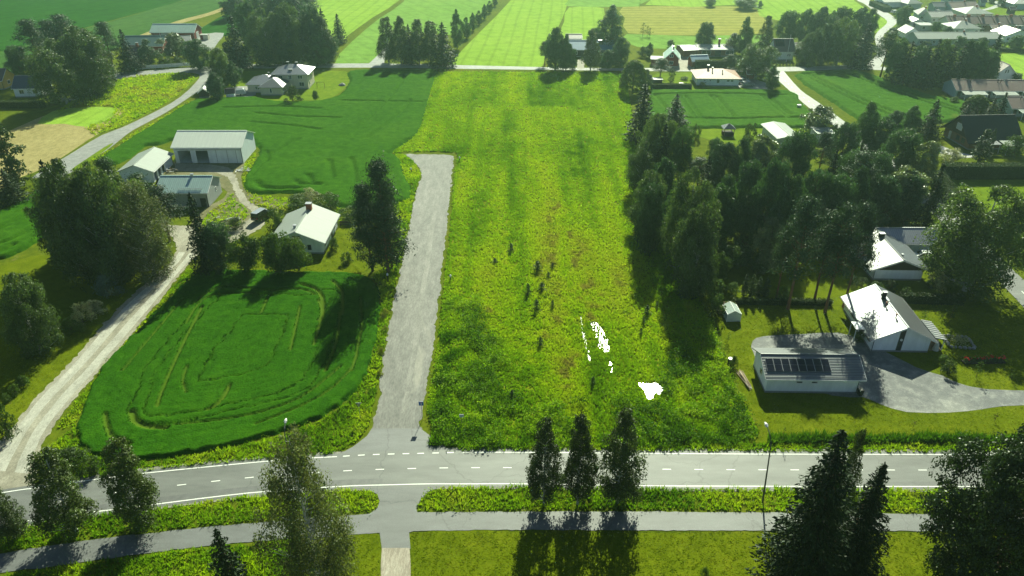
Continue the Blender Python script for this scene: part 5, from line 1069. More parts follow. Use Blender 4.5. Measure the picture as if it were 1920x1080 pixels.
# cars
def car(label, x, y, az, paint, L=4.4, W=1.8, H=1.48, name='car', cat='car', box=0.0):
    o = thing(name, label, cat, P(x, y, 0.2), R(az)); w2 = W / 2; zb = .28; zs = H * .6
    prof = [(-L / 2 + .02, zb + .12), (-L / 2, zs * .8), (-L / 2 + .1, zs), (L * .18, zs + .02), (L / 2 - .25, zs * .82), (L / 2, zs * .6), (L / 2 - .03, zb + .1), (L / 2 - .25, zb), (-L / 2 + .25, zb)]
    m = MB(); m.prism(prof, 'y', -w2, w2); b = m.build('body', paint, o)
    bm = bmesh.new(); bm.from_mesh(b.data); bmesh.ops.bevel(bm, geom=list(bm.edges), offset=.07, segments=2, affect='EDGES', clamp_overlap=True); bm.to_mesh(b.data); bm.free()
    xr0, xf0 = -L / 2 + .12, L * .22; xr1, xf1 = -L / 2 + (.6 - .45 * box), L * .02 + box * .25
    m = MB(); i = .16; m.hexa([(xr0, -w2 + .05, zs - .02), (xf0, -w2 + .05, zs), (xf0, w2 - .05, zs), (xr0, w2 - .05, zs - .02), (xr1, -w2 + i, H), (xf1, -w2 + i, H), (xf1, w2 - i, H), (xr1, w2 - i, H)]); m.build('cabin', paint, o)
    def lerp(a, b_, t): return tuple(p + (q - p) * t for p, q in zip(a, b_))
    def glass(nm, a, b_, c, d, n):
        ins = [lerp(lerp(a, b_, u), lerp(d, c, u), v) for u, v in ((.07, .12), (.93, .12), (.93, .88), (.07, .88))]
        m = MB(); off = [tuple(p[k] + n[k] * .012 for k in range(3)) for p in ins]; inn = [tuple(p[k] - n[k] * .01 for k in range(3)) for p in ins]; m.hexa(inn + off); m.build(nm, GLASS, o)
    z0 = zs - .01
    for s in (-1, 1):
        A0, B0, C0, D0 = (xr0, s * (w2 - .05), z0), (xf0, s * (w2 - .05), z0), (xf1, s * (w2 - i), H), (xr1, s * (w2 - i), H)
        M0, M1 = lerp(A0, B0, .52), lerp(D0, C0, .52)
        glass('side_window', A0, M0, M1, D0, (0, s * .98, .2)); glass('side_window', M0, B0, C0, M1, (0, s * .98, .2))
    glass('windscreen', (xf0, -w2 + .05, zs), (xf0, w2 - .05, zs), (xf1, w2 - i, H), (xf1, -w2 + i, H), (.6, 0, .8)); glass('rear_window', (xr0, -w2 + .05, z0), (xr0, w2 - .05, z0), (xr1, w2 - i, H), (xr1, -w2 + i, H), (-.8, 0, .6))
    for sx in (-L * .31, L * .31):
        for s in (-1, 1):
            m = MB(); m.tube([(sx, s * (w2 - .2), .32), (sx, s * (w2 + .02), .32)], .32, 12); t_ = m.build('wheel', BLACK, o); m = MB(); m.tube([(sx, s * (w2 + .021), .32), (sx, s * (w2 + .035), .32)], .2, 10); m.build('rim', GALV, t_)
    for s in (-1, 1):
        m = MB(); m.box(L / 2 - .1, L / 2 + .015, s * w2 * .72 - .17, s * w2 * .72 + .17, zs * .62, zs * .78); m.build('headlight', TRIM, o); m = MB(); m.box(-L / 2 - .015, -L / 2 + .08, s * w2 * .75 - .14, s * w2 * .75 + .14, zs * .72, zs * .9); m.build('tail_light', SIGNR, o)
    return o
CW = plain('white_car_paint', (.75, .77, .77), .22, 0, .6, .03); CB = plain('black_car_paint', (.015, .015, .018), .2, 0, .6, .03); CS = plain('silver_car_paint', (.45, .47, .48), .25, .5, .6, .03)
car('white hatchback parked in the shade by the dark-roofed wing', 1727, 484, 172, CW)
car('black van with pale roof parked on the farm lane', 492, 409, 68, CB, 4.9, 1.95, 2.0, 'van', 'van', 1.0)
o = bpy.data.objects['van']; m = MB(); m.box(-2.35, .75, -.72, .72, 2.02, 2.07); m.build('roof_panel', CS, o)
car('silver car nearest the barley field beside the terracotta bungalow', 1401, 161, 8, CS); car('white car parked behind the silver one by the bungalow', 1393, 155, 8, CW)
car('dark car behind the white one by the bungalow wall', 1390, 150, 8, CB)
car('white car parked by the village road', 1679, 25, 10, CW); car('pale car beside the grey village garage', 1760, 24, 15, CS)
# covered trailer, trampoline-like dome by the beige house
o = thing('covered_trailer', 'grey tarpaulin-covered trailer beside the beige wing', 'trailer', P(452, 178), R(10)); TARP = plain('grey_tarp', (.33, .37, .38), .6, 0, .4)
m = MB(); m.add([(-1.8, -1, .5), (1.8, -1, .5), (1.8, 1, .5), (-1.8, 1, .5), (-1.5, -.8, 1.7), (1.2, -.8, 1.9), (1.2, .8, 1.9), (-1.5, .8, 1.7), (-.9, 0, 2.1), (.7, 0, 2.2)], [(0, 1, 5, 4), (1, 2, 6, 5), (2, 3, 7, 6), (3, 0, 4, 7), (4, 5, 9, 8), (6, 7, 8, 9), (5, 6, 9), (7, 4, 8), (3, 2, 1, 0)]); m.build('cover', TARP, o)
for s in (-.9, .9): m = MB(); m.tube([(0, s - .1, .3), (0, s + .1, .3)], .3, 10); m.build('wheel', BLACK, o)
# white board fence of the red farm
a, L, rz = frame_of((243, 132), (364, 124)); o = thing('board_fence', 'long white board fence along the lane in front of the red farm', 'fence', a, rz); n = int(L / 2.0)
for k in range(n + 1): m = MB(); x = L * k / n; m.box(x - .06, x + .06, 0, .1, 0, 1.35); m.build('post', TRIM, o)
for z in (.2, .62, 1.02): m = MB(); m.box(0, L, -.035, -.003, z, z + .36); m.build('board', WHITE, o)
# greenhouse
o = thing('greenhouse', 'small glazed greenhouse on the lawn below the thujas', 'greenhouse', P(1362, 604), R(2)); PANE = plain('greenhouse_panes', (.42, .50, .47), .25, 0, .6, .1)
m = MB(); pr_ = [(0, 0), (0, 1.5), (1.15, 2.15), (2.3, 1.5), (2.3, 0)]
for y in (0, 1.5, 3.0):
    for (x0, z0), (x1, z1) in zip(pr_, pr_[1:]): m.tube([(x0, y, z0), (x1, y, z1)], .035, 4)
for x, z in pr_[1:4]: m.tube([(x, 0, z), (x, 3, z)], .035, 4)
m.build('frame', TRIM, o)
for y in (0.04, 1.54):
    for (x0, z0), (x1, z1) in zip(pr_, pr_[1:]): m = MB(); m.hexa([(x0, y, z0), (x1, y, z1), (x1, y + 1.42, z1), (x0, y + 1.42, z0), (x0 + .01, y, z0 + .012), (x1 + .01, y, z1 + .012), (x1 + .01, y + 1.42, z1 + .012), (x0 + .01, y + 1.42, z0 + .012)]); m.build('pane', PANE, o)
m = MB(); m.prism([(0.05, .1), (0.05, 1.48), (1.15, 2.1), (2.25, 1.48), (2.25, .1)], 'y', -.02, .005); m.build('pane', PANE, o)
for x, y, lb in ((1355, 584, 'raised planting bed left of the greenhouse'), (1369, 576, 'raised planting bed behind the greenhouse')):
    o = thing('planting_bed', lb, 'planter', P(x, y)); m = MB()
    m.box(-1, 1, -.8, -.7, 0, .6); m.box(-1, 1, .7, .8, 0, .6); m.box(-1, -.9, -.7, .7, 0, .6); m.box(.9, 1, -.7, .7, 0, .6); m.build('frame', WOOD, o); m = MB(); m.box(-.9, .9, -.7, .7, 0, .5); m.build('soil', plain('garden_soil', (.05, .035, .025), .95), o)
    r = np.random.default_rng(5); C = r.uniform((-.85, -.65, .5), (.85, .65, .95), (260, 3)); c = bpy.data.objects.new('plants', crown_mesh('plants', C, .2 * r.uniform(.6, 1.3, 260), np.ones((260, 3)), LF_U, r)); link(c, o)
# rockery, rose bed, timber pile, bins
o = thing('rockery', 'rockery bed with pale plants right of the porch', 'flower bed', P(1797, 643), R(-8)); STONE = plain('grey_stone', (.30, .29, .27), .9, 0, .3, .3, 4); rr = random.Random(3)
for k in range(22):
    t = k / 22 * 6.283; x, y = 1.9 * max(-1, min(1, 1.3 * math.cos(t))), 1.6 * max(-1, min(1, 1.3 * math.sin(t))); m = MB(); s_ = rr.uniform(.2, .34); m.tube([(x, y, .12), (x, y, .2 + s_ * .5), (x + .03, y, .22 + s_ * .8)], [s_, s_ * .95, s_ * .4], 6); m.build('stone', STONE, o)
r = np.random.default_rng(6); C = r.normal(0, 1, (520, 3)) * (.8, .7, .14) + (0, 0, .42); C[:, 2] = np.abs(C[:, 2]) + .15; c = bpy.data.objects.new('plants', crown_mesh('plants', C, .22 * r.uniform(.6, 1.3, 520), np.ones((520, 3)), LF_F, r)); link(c, o)
o = thing('rose_bed', 'rose bed with red blooms on the right lawn', 'flower bed', P(1808, 684), R(2)); r = np.random.default_rng(8)
m = MB(); m.box(0, 6.4, 0, 1.0, .1, .24); m.build('soil', plain('garden_soil', (.05, .035, .025), .95), o)
C = r.uniform((0, 0, .25), (6.4, 1, .9), (900, 3)); C[:, 2] *= .6 + .6 * vn(C[:, 0], C[:, 1], .9, 3); c = bpy.data.objects.new('foliage', crown_mesh('foliage', C, .2 * r.uniform(.6, 1.3, 900), np.ones((900, 3)), LF_G, r)); link(c, o)
C = r.uniform((0, 0, .8), (6.4, .9, 1.05), (46, 3)); C = C[vn(C[:, 0], C[:, 1], 1.3, 9) > .5]; c = bpy.data.objects.new('blooms', crown_mesh('blooms', C, np.full(len(C), .3), np.ones((len(C), 3)), leaf_mat('rose_petals', (.45, .01, .03), .2, tcol=(1, 1, 1)), r, aspect=.9)); link(c, o)
o = thing('timber_pile', 'untidy pile of pale boards along the garage end wall', 'timber', P(1404, 728), R(100)); rr = random.Random(9)
for k in range(24): m = MB(); y = rr.uniform(-.35, .35); z = .08 + .05 * (k // 3); a_ = rr.uniform(-.1, .1); x = rr.uniform(-.6, .6); m.tube([(x, y, z), (x + 3.6, y + 3.6 * a_, z + rr.uniform(-.04, .15))], .045, 4); m.build('board', WOOD if k % 4 else CONC, o)
o = thing('waste_bin', 'dark wheeled bin at the garage corner', 'bin', P(1611, 742), R(5)); m = MB(); m.hexa([(-.25, -.3, .2), (.25, -.3, .2), (.25, .3, .2), (-.25, .3, .2), (-.32, -.38, 1.1), (.32, -.38, 1.1), (.32, .38, 1.1), (-.32, .38, 1.1)]); m.build('bin_body', BLACK, o); m = MB(); m.hexa([(-.34, -.4, 1.105), (.34, -.4, 1.105), (.34, .4, 1.105), (-.34, .4, 1.105), (-.3, -.36, 1.16), (.3, -.36, 1.2), (.3, .36, 1.2), (-.3, .36, 1.16)]); m.build('lid', BLACK, o)
o = thing('water_barrel', 'dark barrel with white lid at the lawn edge', 'barrel', P(1368, 684)); m = MB(); m.tube([(0, 0, .1), (0, 0, .6), (0, 0, 1.1)], [.34, .38, .34], 12); m.build('barrel', BLACK, o); m = MB(); m.tube([(0, 0, 1.102), (0, 0, 1.2)], .37, 12); m.build('lid', TRIM, o)
o = thing('scrap_heap', 'heap of pale timber scraps by the machine hall corner', 'timber', P(322, 322)); rr = random.Random(4)
for k in range(16): m = MB(); x, y = rr.uniform(-1.2, 1.2), rr.uniform(-.8, .8); a_ = rr.uniform(0, 6.28); l_ = rr.uniform(.6, 1.5); m.tube([(x, y, .15 + .04 * k), (x + l_ * math.cos(a_), y + l_ * math.sin(a_), .25 + .05 * k)], .07, 4); m.build('board', WOOD if k % 2 else TRIM, o)
o = thing('scrap_heap', 'scattered grey boards in the weeds right of the machine hall', 'timber', P(456, 320))
for k in range(14): m = MB(); x, y = rr.uniform(-1.6, 1.6), rr.uniform(-1.0, 1.0); a_ = rr.uniform(0, 6.28); l_ = rr.uniform(.8, 1.8); m.tube([(x, y, .2), (x + l_ * math.cos(a_), y + l_ * math.sin(a_), .32)], .09, 4); m.build('board', GALV if k % 2 else TRIM, o)
o = thing('scrap_heap', 'white junk and pipes beside the farm lane', 'junk', P(410, 414))
for k in range(14): m = MB(); x, y = rr.uniform(-2.6, 3.6), rr.uniform(-.7, .7) ; a_ = rr.uniform(-.4, .6); l_ = rr.uniform(.6, 1.6); m.tube([(x, y, .25), (x + l_ * math.cos(a_), y + l_ * math.sin(a_), .5)], .08, 4); m.build('pipe', TRIM if k % 3 else BLACK, o)
o = thing('garden_bench', 'dark bench beside the white farmhouse', 'bench', P(648, 424), R(-8)); m = MB(); m.box(-1.2, 1.2, -.2, .25, .42, .48); m.build('seat', DARKW, o); m = MB(); m.box(-1.2, 1.2, .27, .32, .55, .95); m.build('backrest', DARKW, o)
for x in (-1.05, 1.05): m = MB(); m.box(x - .05, x + .05, -.18, .22, 0, .42); m.build('leg', DARKW, o)
o = thing('transformer_box', 'small grey cabinet at the barley field corner by the side road', 'cabinet', P(1497, 205)); m = MB(); m.box(-.5, .5, -.4, .4, 0, 1.3); m.build('cabinet', GALV, o); m = MB(); m.box(-.56, .56, -.46, .46, 1.303, 1.42); m.build('roof', TRIM, o)
o = thing('gravel_heap', 'small grey gravel heap on the lawn beside the oat field', 'heap', P(642, 160)); m = MB(); m.tube([(0, 0, 0), (.1, 0, .5), (.1, 0, .9)], [1.3, .8, .1], 9); m.build('heap', GREY, o)
o = thing('swing_frame', 'small swing frame on the lawn right of the beige house', 'swing', P(602, 166)); m = MB()
for x in (-1.2, 1.2): m.tube([(x, -.6, 0), (x, 0, 2.1), (x, .6, 0)], .05, 5)
m.tube([(-1.2, 0, 2.1), (1.2, 0, 2.1)], .05, 5); m.build('frame', WOOD, o); m = MB(); m.box(-.25, .25, -.1, .1, .5, .54); m.build('seat', BLACK, o)
o = thing('garden_table', 'white garden table on the lawn behind the long hedge', 'table', P(1277, 160)); m = MB(); m.tube([(0, 0, .7), (0, 0, .76)], .8, 12); m.build('table_top', TRIM, o); m = MB(); m.tube([(0, 0, .1), (0, 0, .7)], .07, 6); m.build('leg', TRIM, o)
building('shed', 'dark garden shed behind the long clipped hedge', (1221, 160), (1241, 160), 2.5, 1.7, .2, 'flat', .2, .2, DARKW, RF_TILE('x'), cat='shed', plinth=False)
o = thing('tool_container', 'small pale container with dark door by the red barn', 'container', P(385, 74)); m = MB(); m.box(-1.6, 1.6, -1, 1, 0, 2); m.build('body', CREAM, o); m = MB(); m.box(-1.5, -.4, -1.04, -1.003, .1, 1.8); m.build('door', REDW, o); m = MB(); m.box(-1.7, 1.7, -1.1, 1.1, 2.003, 2.1); m.build('roof', RF_PALE('x'), o)
# hedges
hedge('tall dark clipped hedge below the chalet', (1768, 337), (1990, 337), 2.6, 3.4, dens=45); hedge('dark clipped hedge slanting along the side road', (1806, 392), (1764, 338), 3.4, 2.6, dens=45)
hedge('long low hedge between the two white houses', (1686, 570), (1806, 573), 1.1, 1.7); hedge('low clipped hedge behind the greenhouse', (1376, 572), (1560, 574), .9, 1.0)
hedge('long clipped hedge in front of the bungalow garden', (1221, 167), (1297, 167), 1.6, 1.5, dens=40); hedge('tall dark hedge behind the terracotta roof', (1304, 133), (1362, 133), 2.2, 3.4, dens=40)
hedge('dark clipped hedge below the white cottage at the left edge', (-60, 204), (82, 203), 1.8, 2.0, dens=45); hedge('low hedge along the lane below the maroon-roofed house', (1500, 124), (1528, 124), 1.0, 1.3, dens=40)
hedge('hedge in front of the long white house at the village top', (1628, 10), (1656, 22), 4, 2.2, dens=20); hedge('hedge at the right village edge above the lime field', (1860, 96), (1990, 104), 2.0, 1.4, dens=20)
hedge('dark hedge blocks on the lawn by the road junction', (1676, 64), (1694, 60), 2.5, 2.0, dens=20)
for i in range(9): tree('O', 1456 + i * 6.3, 124, 118, 5, f'{"leftmost" if i == 0 else (ORD[i] + " from the left")} of the small clipped bushes below the maroon-roofed house', 'small clipped bushes along the lane')

# ================================================================== TREES
# foreground
tree('B', 1022, 945, 778, 66, 'leftmost of the three slender birches beside the main road', 'three roadside birches')
tree('B', 1088, 945, 776, 64, 'middle one of the three slender birches beside the main road', 'three roadside birches')
tree('B', 1166, 945, 768, 82, 'rightmost of the three slender birches beside the main road', 'three roadside birches')
tree('B', 110, 998, 836, 98, 'broader birch between road and cycle path at the lower left', 'lower left birches')
tree('B', 240, 980, 824, 86, 'narrower birch between road and cycle path at the lower left', 'lower left birches')
tree('B', 2, 1010, 905, 62, 'birch cut by the left edge beside the cycle path', 'lower left birches')
tree('W', 570, 1105, 808, 172, 'large weeping birch in front of the main road')
tree('S', 424, 1130, 992, 74, 'small dark spruce left of the weeping birch')
tree('N', 1535, 1120, 806, 205, 'taller of the two black spruces at the lower right', 'two spruces at the lower right')
tree('N', 1618, 1112, 868, 150, 'shorter of the two black spruces at the lower right', 'two spruces at the lower right')
tree('B', 1588, 1010, 796, 44, 'thin birch top poking out behind the taller spruce')
tree('A', 1890, 1130, 828, 210, 'big dark leafy tree in the lower right corner')
tree('U', 1322, 1084, 1066, 18, 'tiny pale bush at the bottom edge of the lawn')
# left garden
tree('G', 46, 662, 512, 84, 'lone leafy birch on the lawn at the left edge')
stand('in the dark clump beside the farm lane', [('G', 140, 520, 306, 112), ('G', 188, 525, 308, 104), ('W', 266, 516, 340, 112), ('S', 106, 480, 302, 64), ('S', 126, 470, 299, 52), ('P', 215, 458, 298, 56), ('P', 272, 440, 328, 60), ('P', 306, 452, 350, 66), ('G', 115, 500, 330, 80), ('G', 230, 490, 330, 90)], 'dark clump of trees by the farm lane')
tree('S', 372, 512, 362, 50, 'narrow dark spruce beside the bend of the farm lane')
stand('in the row above the oat field', [('L', 406, 508, 418, 62), ('T', 462, 510, 446, 54), ('T', 520, 514, 441, 54), ('T', 556, 508, 452, 46)], 'row of trees above the oat field')
stand('in the clump left of the gravel road', [('E', 718, 512, 297, 92), ('E', 690, 508, 344, 72), ('E', 728, 502, 352, 66)], 'pines left of the gravel road')
tree('V', 197, 556, 515, 44, 'blue-grey bush in the shade of the dark clump'); tree('F', 150, 606, 568, 40, 'pale grey bush on the left lawn, lower one'); tree('F', 176, 590, 562, 30, 'pale grey bush on the left lawn, upper one'); tree('U', 131, 624, 596, 36, 'dark round bush below the pale grey bushes')
tree('C', 12, 352, 222, 46, 'tall columnar dark tree at the left edge'); tree('S', 14, 382, 318, 58, 'green spruce at the left edge below the columnar tree'); tree('Q', 58, 346, 316, 16, 'thin young tree on the grass beside the hay field')
tree('U', 3, 818, 752, 40, 'round bush cut by the left edge beside the lane'); tree('U', 42, 724, 704, 22, 'upper of the small bushes in a line by the left lane', 'small bushes in a line'); tree('U', 26, 739, 720, 20, 'middle of the small bushes in a line by the left lane', 'small bushes in a line'); tree('U', 10, 755, 738, 18, 'lowest of the small bushes in a line by the left lane', 'small bushes in a line')
tree('U', 128, 876, 842, 60, 'leafy bush at the lower left corner of the oat field'); tree('U', 168, 884, 856, 44, 'smaller bush beside the leafy bush at the oat field corner')
tree('U', 517, 434, 388, 44, 'dense round bush beside the black van'); tree('F', 584, 380, 354, 40, 'cream-flowering bush behind the white farmhouse'); tree('U', 556, 388, 366, 44, 'green bush left of the cream-flowering bush'); tree('U', 618, 392, 360, 50, 'loose green bush right of the cream-flowering bush'); tree('U', 652, 412, 386, 42, 'bush between the farmhouse and the pines')
tree('U', 626, 468, 446, 20, 'small bush at the right wall of the farmhouse'); tree('U', 650, 492, 472, 22, 'small low bush on the lawn right of the farmhouse'); tree('U', 414, 444, 418, 42, 'low bush beside the yard light pole'); tree('U', 442, 428, 408, 32, 'low bush in the farm lane loop')
for x, y, s_ in ((723, 588, 16), (719, 596, 13), (722, 618, 12), (715, 660, 14), (712, 700, 12)): tree('Y', x, y + 3, y - s_ * .6, s_, f'yellow-green bush left of the gravel road, {"level with its middle" if y < 590 else ["", "", ""][0] + {596: "second", 618: "third", 660: "fourth", 700: "lowest"}[y] + " from the top"}', 'yellow-green bushes by the gravel road')
# upper left
tree('L', 33, 152, 86, 46, 'dark rounded tree behind the yellow house')
stand('in the stand left of the red farm', [('P', 66, 152, 38, 56), ('P', 95, 130, 40, 52), ('P', 120, 122, 28, 62), ('G', 108, 194, 76, 84), ('G', 152, 180, 48, 84), ('B', 186, 168, 70, 54), ('P', 202, 136, 42, 42)], 'stand of trees left of the red farm')
tree('S', 235, 135, 56, 40, 'dark spruce at the left end of the white fence'); tree('K', 276, 123, 70, 36, 'dark upright tree in front of the red barn wall'); tree('M', 326, 110, 62, 44, 'glossy maple in front of the long red barn'); tree('L', 369, 130, 74, 50, 'broad dark tree at the right end of the white fence'); tree('U', 306, 124, 100, 34, 'bush behind the middle of the white fence'); tree('U', 334, 122, 106, 24, 'smaller bush behind the right part of the white fence')
tree('G', 413, 158, 90, 42, 'birch at the lane fork left of the beige house'); tree('K', 436, 163, 114, 30, 'dark tree right of the birch at the lane fork'); tree('L', 404, 188, 138, 36, 'leafy tree beside the weathered shed'); tree('O', 548, 192, 160, 34, 'round bush in front of the beige wing'); tree('T', 591, 188, 171, 12, 'tiny garden tree on the lawn right of the beige house')
stand('in the grove behind the beige house', [('L', 435, 34, -12, 48), ('L', 468, 104, 4, 48), ('S', 440, 128, 30, 46), ('G', 497, 120, 17, 62), ('G', 540, 117, 4, 54), ('S', 556, 66, -8, 34), ('G', 563, 120, 40, 44), ('L', 586, 120, 14, 52), ('S', 606, 104, 16, 34), ('B', 606, 121, 30, 38), ('L', 520, 55, -18, 64), ('L', 555, 50, -18, 60), ('L', 482, 48, -14, 52), ('P', 578, 46, -12, 44), ('L', 452, 124, 86, 32), ('K', 426, 120, 76, 28), ('L', 592, 121, 54, 52), ('L', 612, 119, 68, 42), ('L', 528, 121, 58, 54), ('L', 498, 122, 66, 48)], 'grove behind the beige house')
tree('S', 634, 81, 26, 26, 'lone pointed conifer right of the grove behind the beige house')
stand('in the clump left of the lime field', [('B', 726, 118, 28, 38), ('B', 750, 120, 30, 38), ('S', 767, 120, 46, 34), ('B', 784, 120, 36, 38), ('B', 806, 117, 36, 40), ('S', 830, 124, 42, 46), ('K', 856, 92, 18, 26)], 'clump left of the lime field')
stand('in the narrowing row along the lime field', [('K', 874, 72, 30, 19), ('K', 886, 58, 24, 16), ('K', 898, 46, 18, 15), ('K', 908, 36, 8, 14), ('K', 918, 24, 0, 13), ('K', 928, 12, -10, 12)], 'row of trees along the lime field')
# top centre
stand('around the blue-roofed house', [('L', 1042, 132, 54, 44), ('P', 1022, 122, 78, 24), ('K', 1062, 132, 60, 28), ('L', 1074, 130, 92, 18), ('B', 1109, 132, 54, 34), ('K', 1148, 100, 10, 52), ('L', 1118, 96, 52, 26), ('L', 1140, 128, 94, 26), ('L', 1165, 124, 72, 38)], 'trees around the blue-roofed house')
tree('K', 1212, 166, 128, 24, 'dark upright bush right of the domed willow')
stand('of the field scrub in the yellowing field', [('Q', 1206, 69, 42, 14), ('Q', 1214, 68, 48, 14), ('Q', 1219, 70, 52, 12)], 'scrub in the yellowing field')
stand('around the teal-roofed red house', [('K', 1218, 108, 80, 18), ('U', 1206, 106, 88, 22), ('L', 1258, 88, 75, 15), ('P', 1239, 148, 110, 34), ('O', 1261, 140, 129, 13), ('O', 1259, 155, 142, 13), ('U', 1285, 150, 143, 14), ('U', 1318, 164, 153, 14)], 'garden by the teal-roofed house')
tree('L', 1325, 94, 42, 34, 'big round oak behind the low brick house')
tree('K', 1332, 12, -8, 22, 'round tree at the top left of the yellowing field'); tree('L', 1398, 16, -6, 40, 'wide field tree at the top of the yellowing field'); tree('K', 1426, 14, 1, 10, 'small tree right of the wide field tree')
stand('between the low brick house and the side road', [('B', 1375, 102, 62, 32), ('K', 1398, 104, 27, 34), ('L', 1370, 132, 103, 36), ('G', 1422, 146, 80, 60), ('L', 1400, 136, 94, 38), ('K', 1449, 170, 123, 32)], 'trees left of the side road')
stand('in the wood behind the maroon-roofed house', [('B', 1438, 100, 26, 28), ('L', 1480, 80, 20, 38), ('L', 1510, 84, 18, 36), ('L', 1540, 84, 15, 42), ('L', 1575, 88, 13, 42), ('L', 1610, 88, 15, 42), ('L', 1632, 80, 18, 30), ('G', 1518, 118, 60, 34), ('G', 1546, 121, 44, 40), ('G', 1578, 121, 33, 48), ('G', 1602, 114, 48, 38), ('U', 1523, 125, 98, 20), ('U', 1500, 120, 100, 16), ('S', 1622, 128, 43, 40), ('L', 1562, 95, 30, 40)], 'wood behind the maroon-roofed house')
stand('in the dark row above the blue-grey rowhouse', [('P', 1660, 146, 60, 44), ('L', 1682, 154, 74, 40), ('S', 1702, 160, 78, 46), ('S', 1735, 164, 90, 40), ('S', 1752, 160, 73, 30), ('S', 1782, 162, 86, 32), ('S', 1800, 162, 83, 30), ('G', 1766, 154, 74, 34), ('L', 1830, 156, 78, 46), ('L', 1812, 158, 76, 38), ('S', 1862, 156, 63, 30), ('L', 1852, 160, 92, 42), ('L', 1722, 160, 86, 40)], 'dark row above the rowhouse')
stand('in the village gardens', [('L', 1696, 50, 11, 28), ('S', 1717, 52, 40, 8), ('L', 1757, 62, 41, 18), ('L', 1778, 72, 50, 22), ('K', 1833, 60, 43, 15), ('L', 1908, 94, 66, 24), ('U', 1878, 90, 78, 14), ('U', 1790, 46, 38, 14), ('L', 1880, 12, -4, 18), ('L', 1822, 4, -8, 20), ('L', 1862, 6, -10, 16), ('U', 1738, 88, 76, 20), ('L', 1800, 92, 68, 24), ('L', 1842, 92, 70, 22)], 'village garden trees')
stand('around the chalet', [('S', 1750, 256, 187, 40), ('L', 1711, 250, 200, 32), ('L', 1680, 238, 208, 26), ('S', 1814, 226, 194, 26), ('S', 1828, 226, 199, 16), ('S', 1860, 228, 184, 28), ('S', 1879, 230, 173, 24), ('C', 1844, 304, 240, 32), ('C', 1859, 294, 242, 16), ('F', 1786, 304, 279, 44), ('U', 1906, 294, 254, 42), ('U', 1890, 252, 236, 20), ('U', 1790, 194, 181, 20), ('U', 1898, 240, 226, 24), ('U', 1725, 262, 250, 14), ('V', 1722, 252, 222, 24)], 'trees around the chalet')
tree('L', 1905, 156, 137, 26, 'bush-like tree beside the small white gabled house')
# the dense grove right of the meadow
GA = 'on the meadow side of the big grove'; GB = 'at the back of the big grove'; GC = 'in the middle of the big grove'; GD = 'in front of the white houses'
tree('S', 1206, 264, 158, 58, 'tall spruce at the far left tip of the big grove'); tree('S', 1267, 240, 177, 44, 'spruce standing alone against the barley field')
stand(GA, [('G', 1232, 335, 214, 62), ('S', 1243, 345, 233, 40), ('G', 1206, 360, 268, 54), ('G', 1214, 440, 318, 64), ('L', 1222, 476, 346, 54), ('L', 1246, 405, 298, 50), ('G', 1292, 506, 320, 80), ('G', 1310, 552, 382, 84), ('L', 1262, 460, 360, 56)], 'meadow side of the big grove')
stand(GB, [('L', 1276, 350, 238, 54), ('P', 1310, 365, 296, 54), ('L', 1340, 336, 260, 34), ('L', 1358, 356, 268, 54), ('L', 1388, 356, 262, 48), ('M', 1425, 350, 255, 66), ('L', 1492, 388, 244, 66), ('P', 1542, 338, 248, 40), ('M', 1537, 250, 199, 50), ('U', 1564, 258, 233, 22), ('L', 1623, 292, 196, 50), ('L', 1582, 318, 232, 54), ('L', 1656, 306, 223, 50), ('L', 1692, 338, 243, 64), ('M', 1736, 350, 265, 50), ('U', 1305, 262, 232, 18), ('U', 1408, 268, 228, 26), ('L', 1440, 345, 285, 50)], 'back of the big grove')
stand(GC, [('S', 1323, 410, 293, 42), ('L', 1358, 450, 332, 56), ('L', 1350, 462, 350, 60), ('L', 1402, 440, 302, 56), ('L', 1442, 470, 302, 62), ('M', 1458, 450, 298, 46), ('S', 1556, 410, 281, 34), ('L', 1592, 380, 282, 56), ('P', 1612, 410, 288, 64), ('L', 1642, 390, 288, 56), ('M', 1692, 412, 316, 84), ('S', 1750, 440, 308, 40), ('L', 1562, 450, 328, 64), ('L', 1650, 428, 330, 60), ('L', 1602, 440, 318, 60), ('L', 1706, 420, 330, 56), ('L', 1482, 462, 334, 62), ('L', 1522, 440, 318, 64), ('L', 1400, 462, 366, 56)], 'middle of the big grove')
stand(GD, [('P', 1500, 580, 371, 78), ('P', 1572, 586, 384, 72), ('P', 1606, 576, 384, 64), ('P', 1546, 568, 398, 64), ('M', 1444, 510, 410, 50), ('M', 1532, 466, 381, 28), ('P', 1470, 560, 420, 50)], 'pines in front of the white houses')
stand('in the fruit garden below the grove', [('T', 1366, 506, 462, 40), ('T', 1392, 500, 464, 42), ('T', 1424, 512, 482, 34), ('T', 1350, 530, 480, 34), ('U', 1344, 556, 522, 34), ('U', 1374, 552, 530, 28), ('U', 1470, 560, 536, 26), ('U', 1345, 590, 545, 40)], 'fruit garden below the grove')
for i, x in enumerate((1398, 1411, 1424, 1437)): tree('C', x, 556, 512 + 3 * i, 15, f'{["leftmost", "second from the left", "third from the left", "rightmost"][i]} of four dark thuja columns behind the greenhouse', 'four thuja columns')
stand('around the white houses at the right', [('G', 1842, 545, 352, 158), ('G', 1790, 512, 436, 66), ('F', 1758, 540, 506, 30), ('O', 1617, 537, 521, 24), ('O', 1672, 544, 526, 24), ('O', 1600, 534, 518, 20), ('U', 1642, 552, 530, 32), ('U', 1745, 540, 524, 16), ('U', 1700, 552, 538, 24), ('U', 1772, 682, 666, 22), ('U', 1612, 640, 620, 20), ('U', 1910, 480, 440, 40)], 'bushes around the white houses')
tree('U', 1780, 700, 675, 30, 'dark bush at the porch corner of the white house')
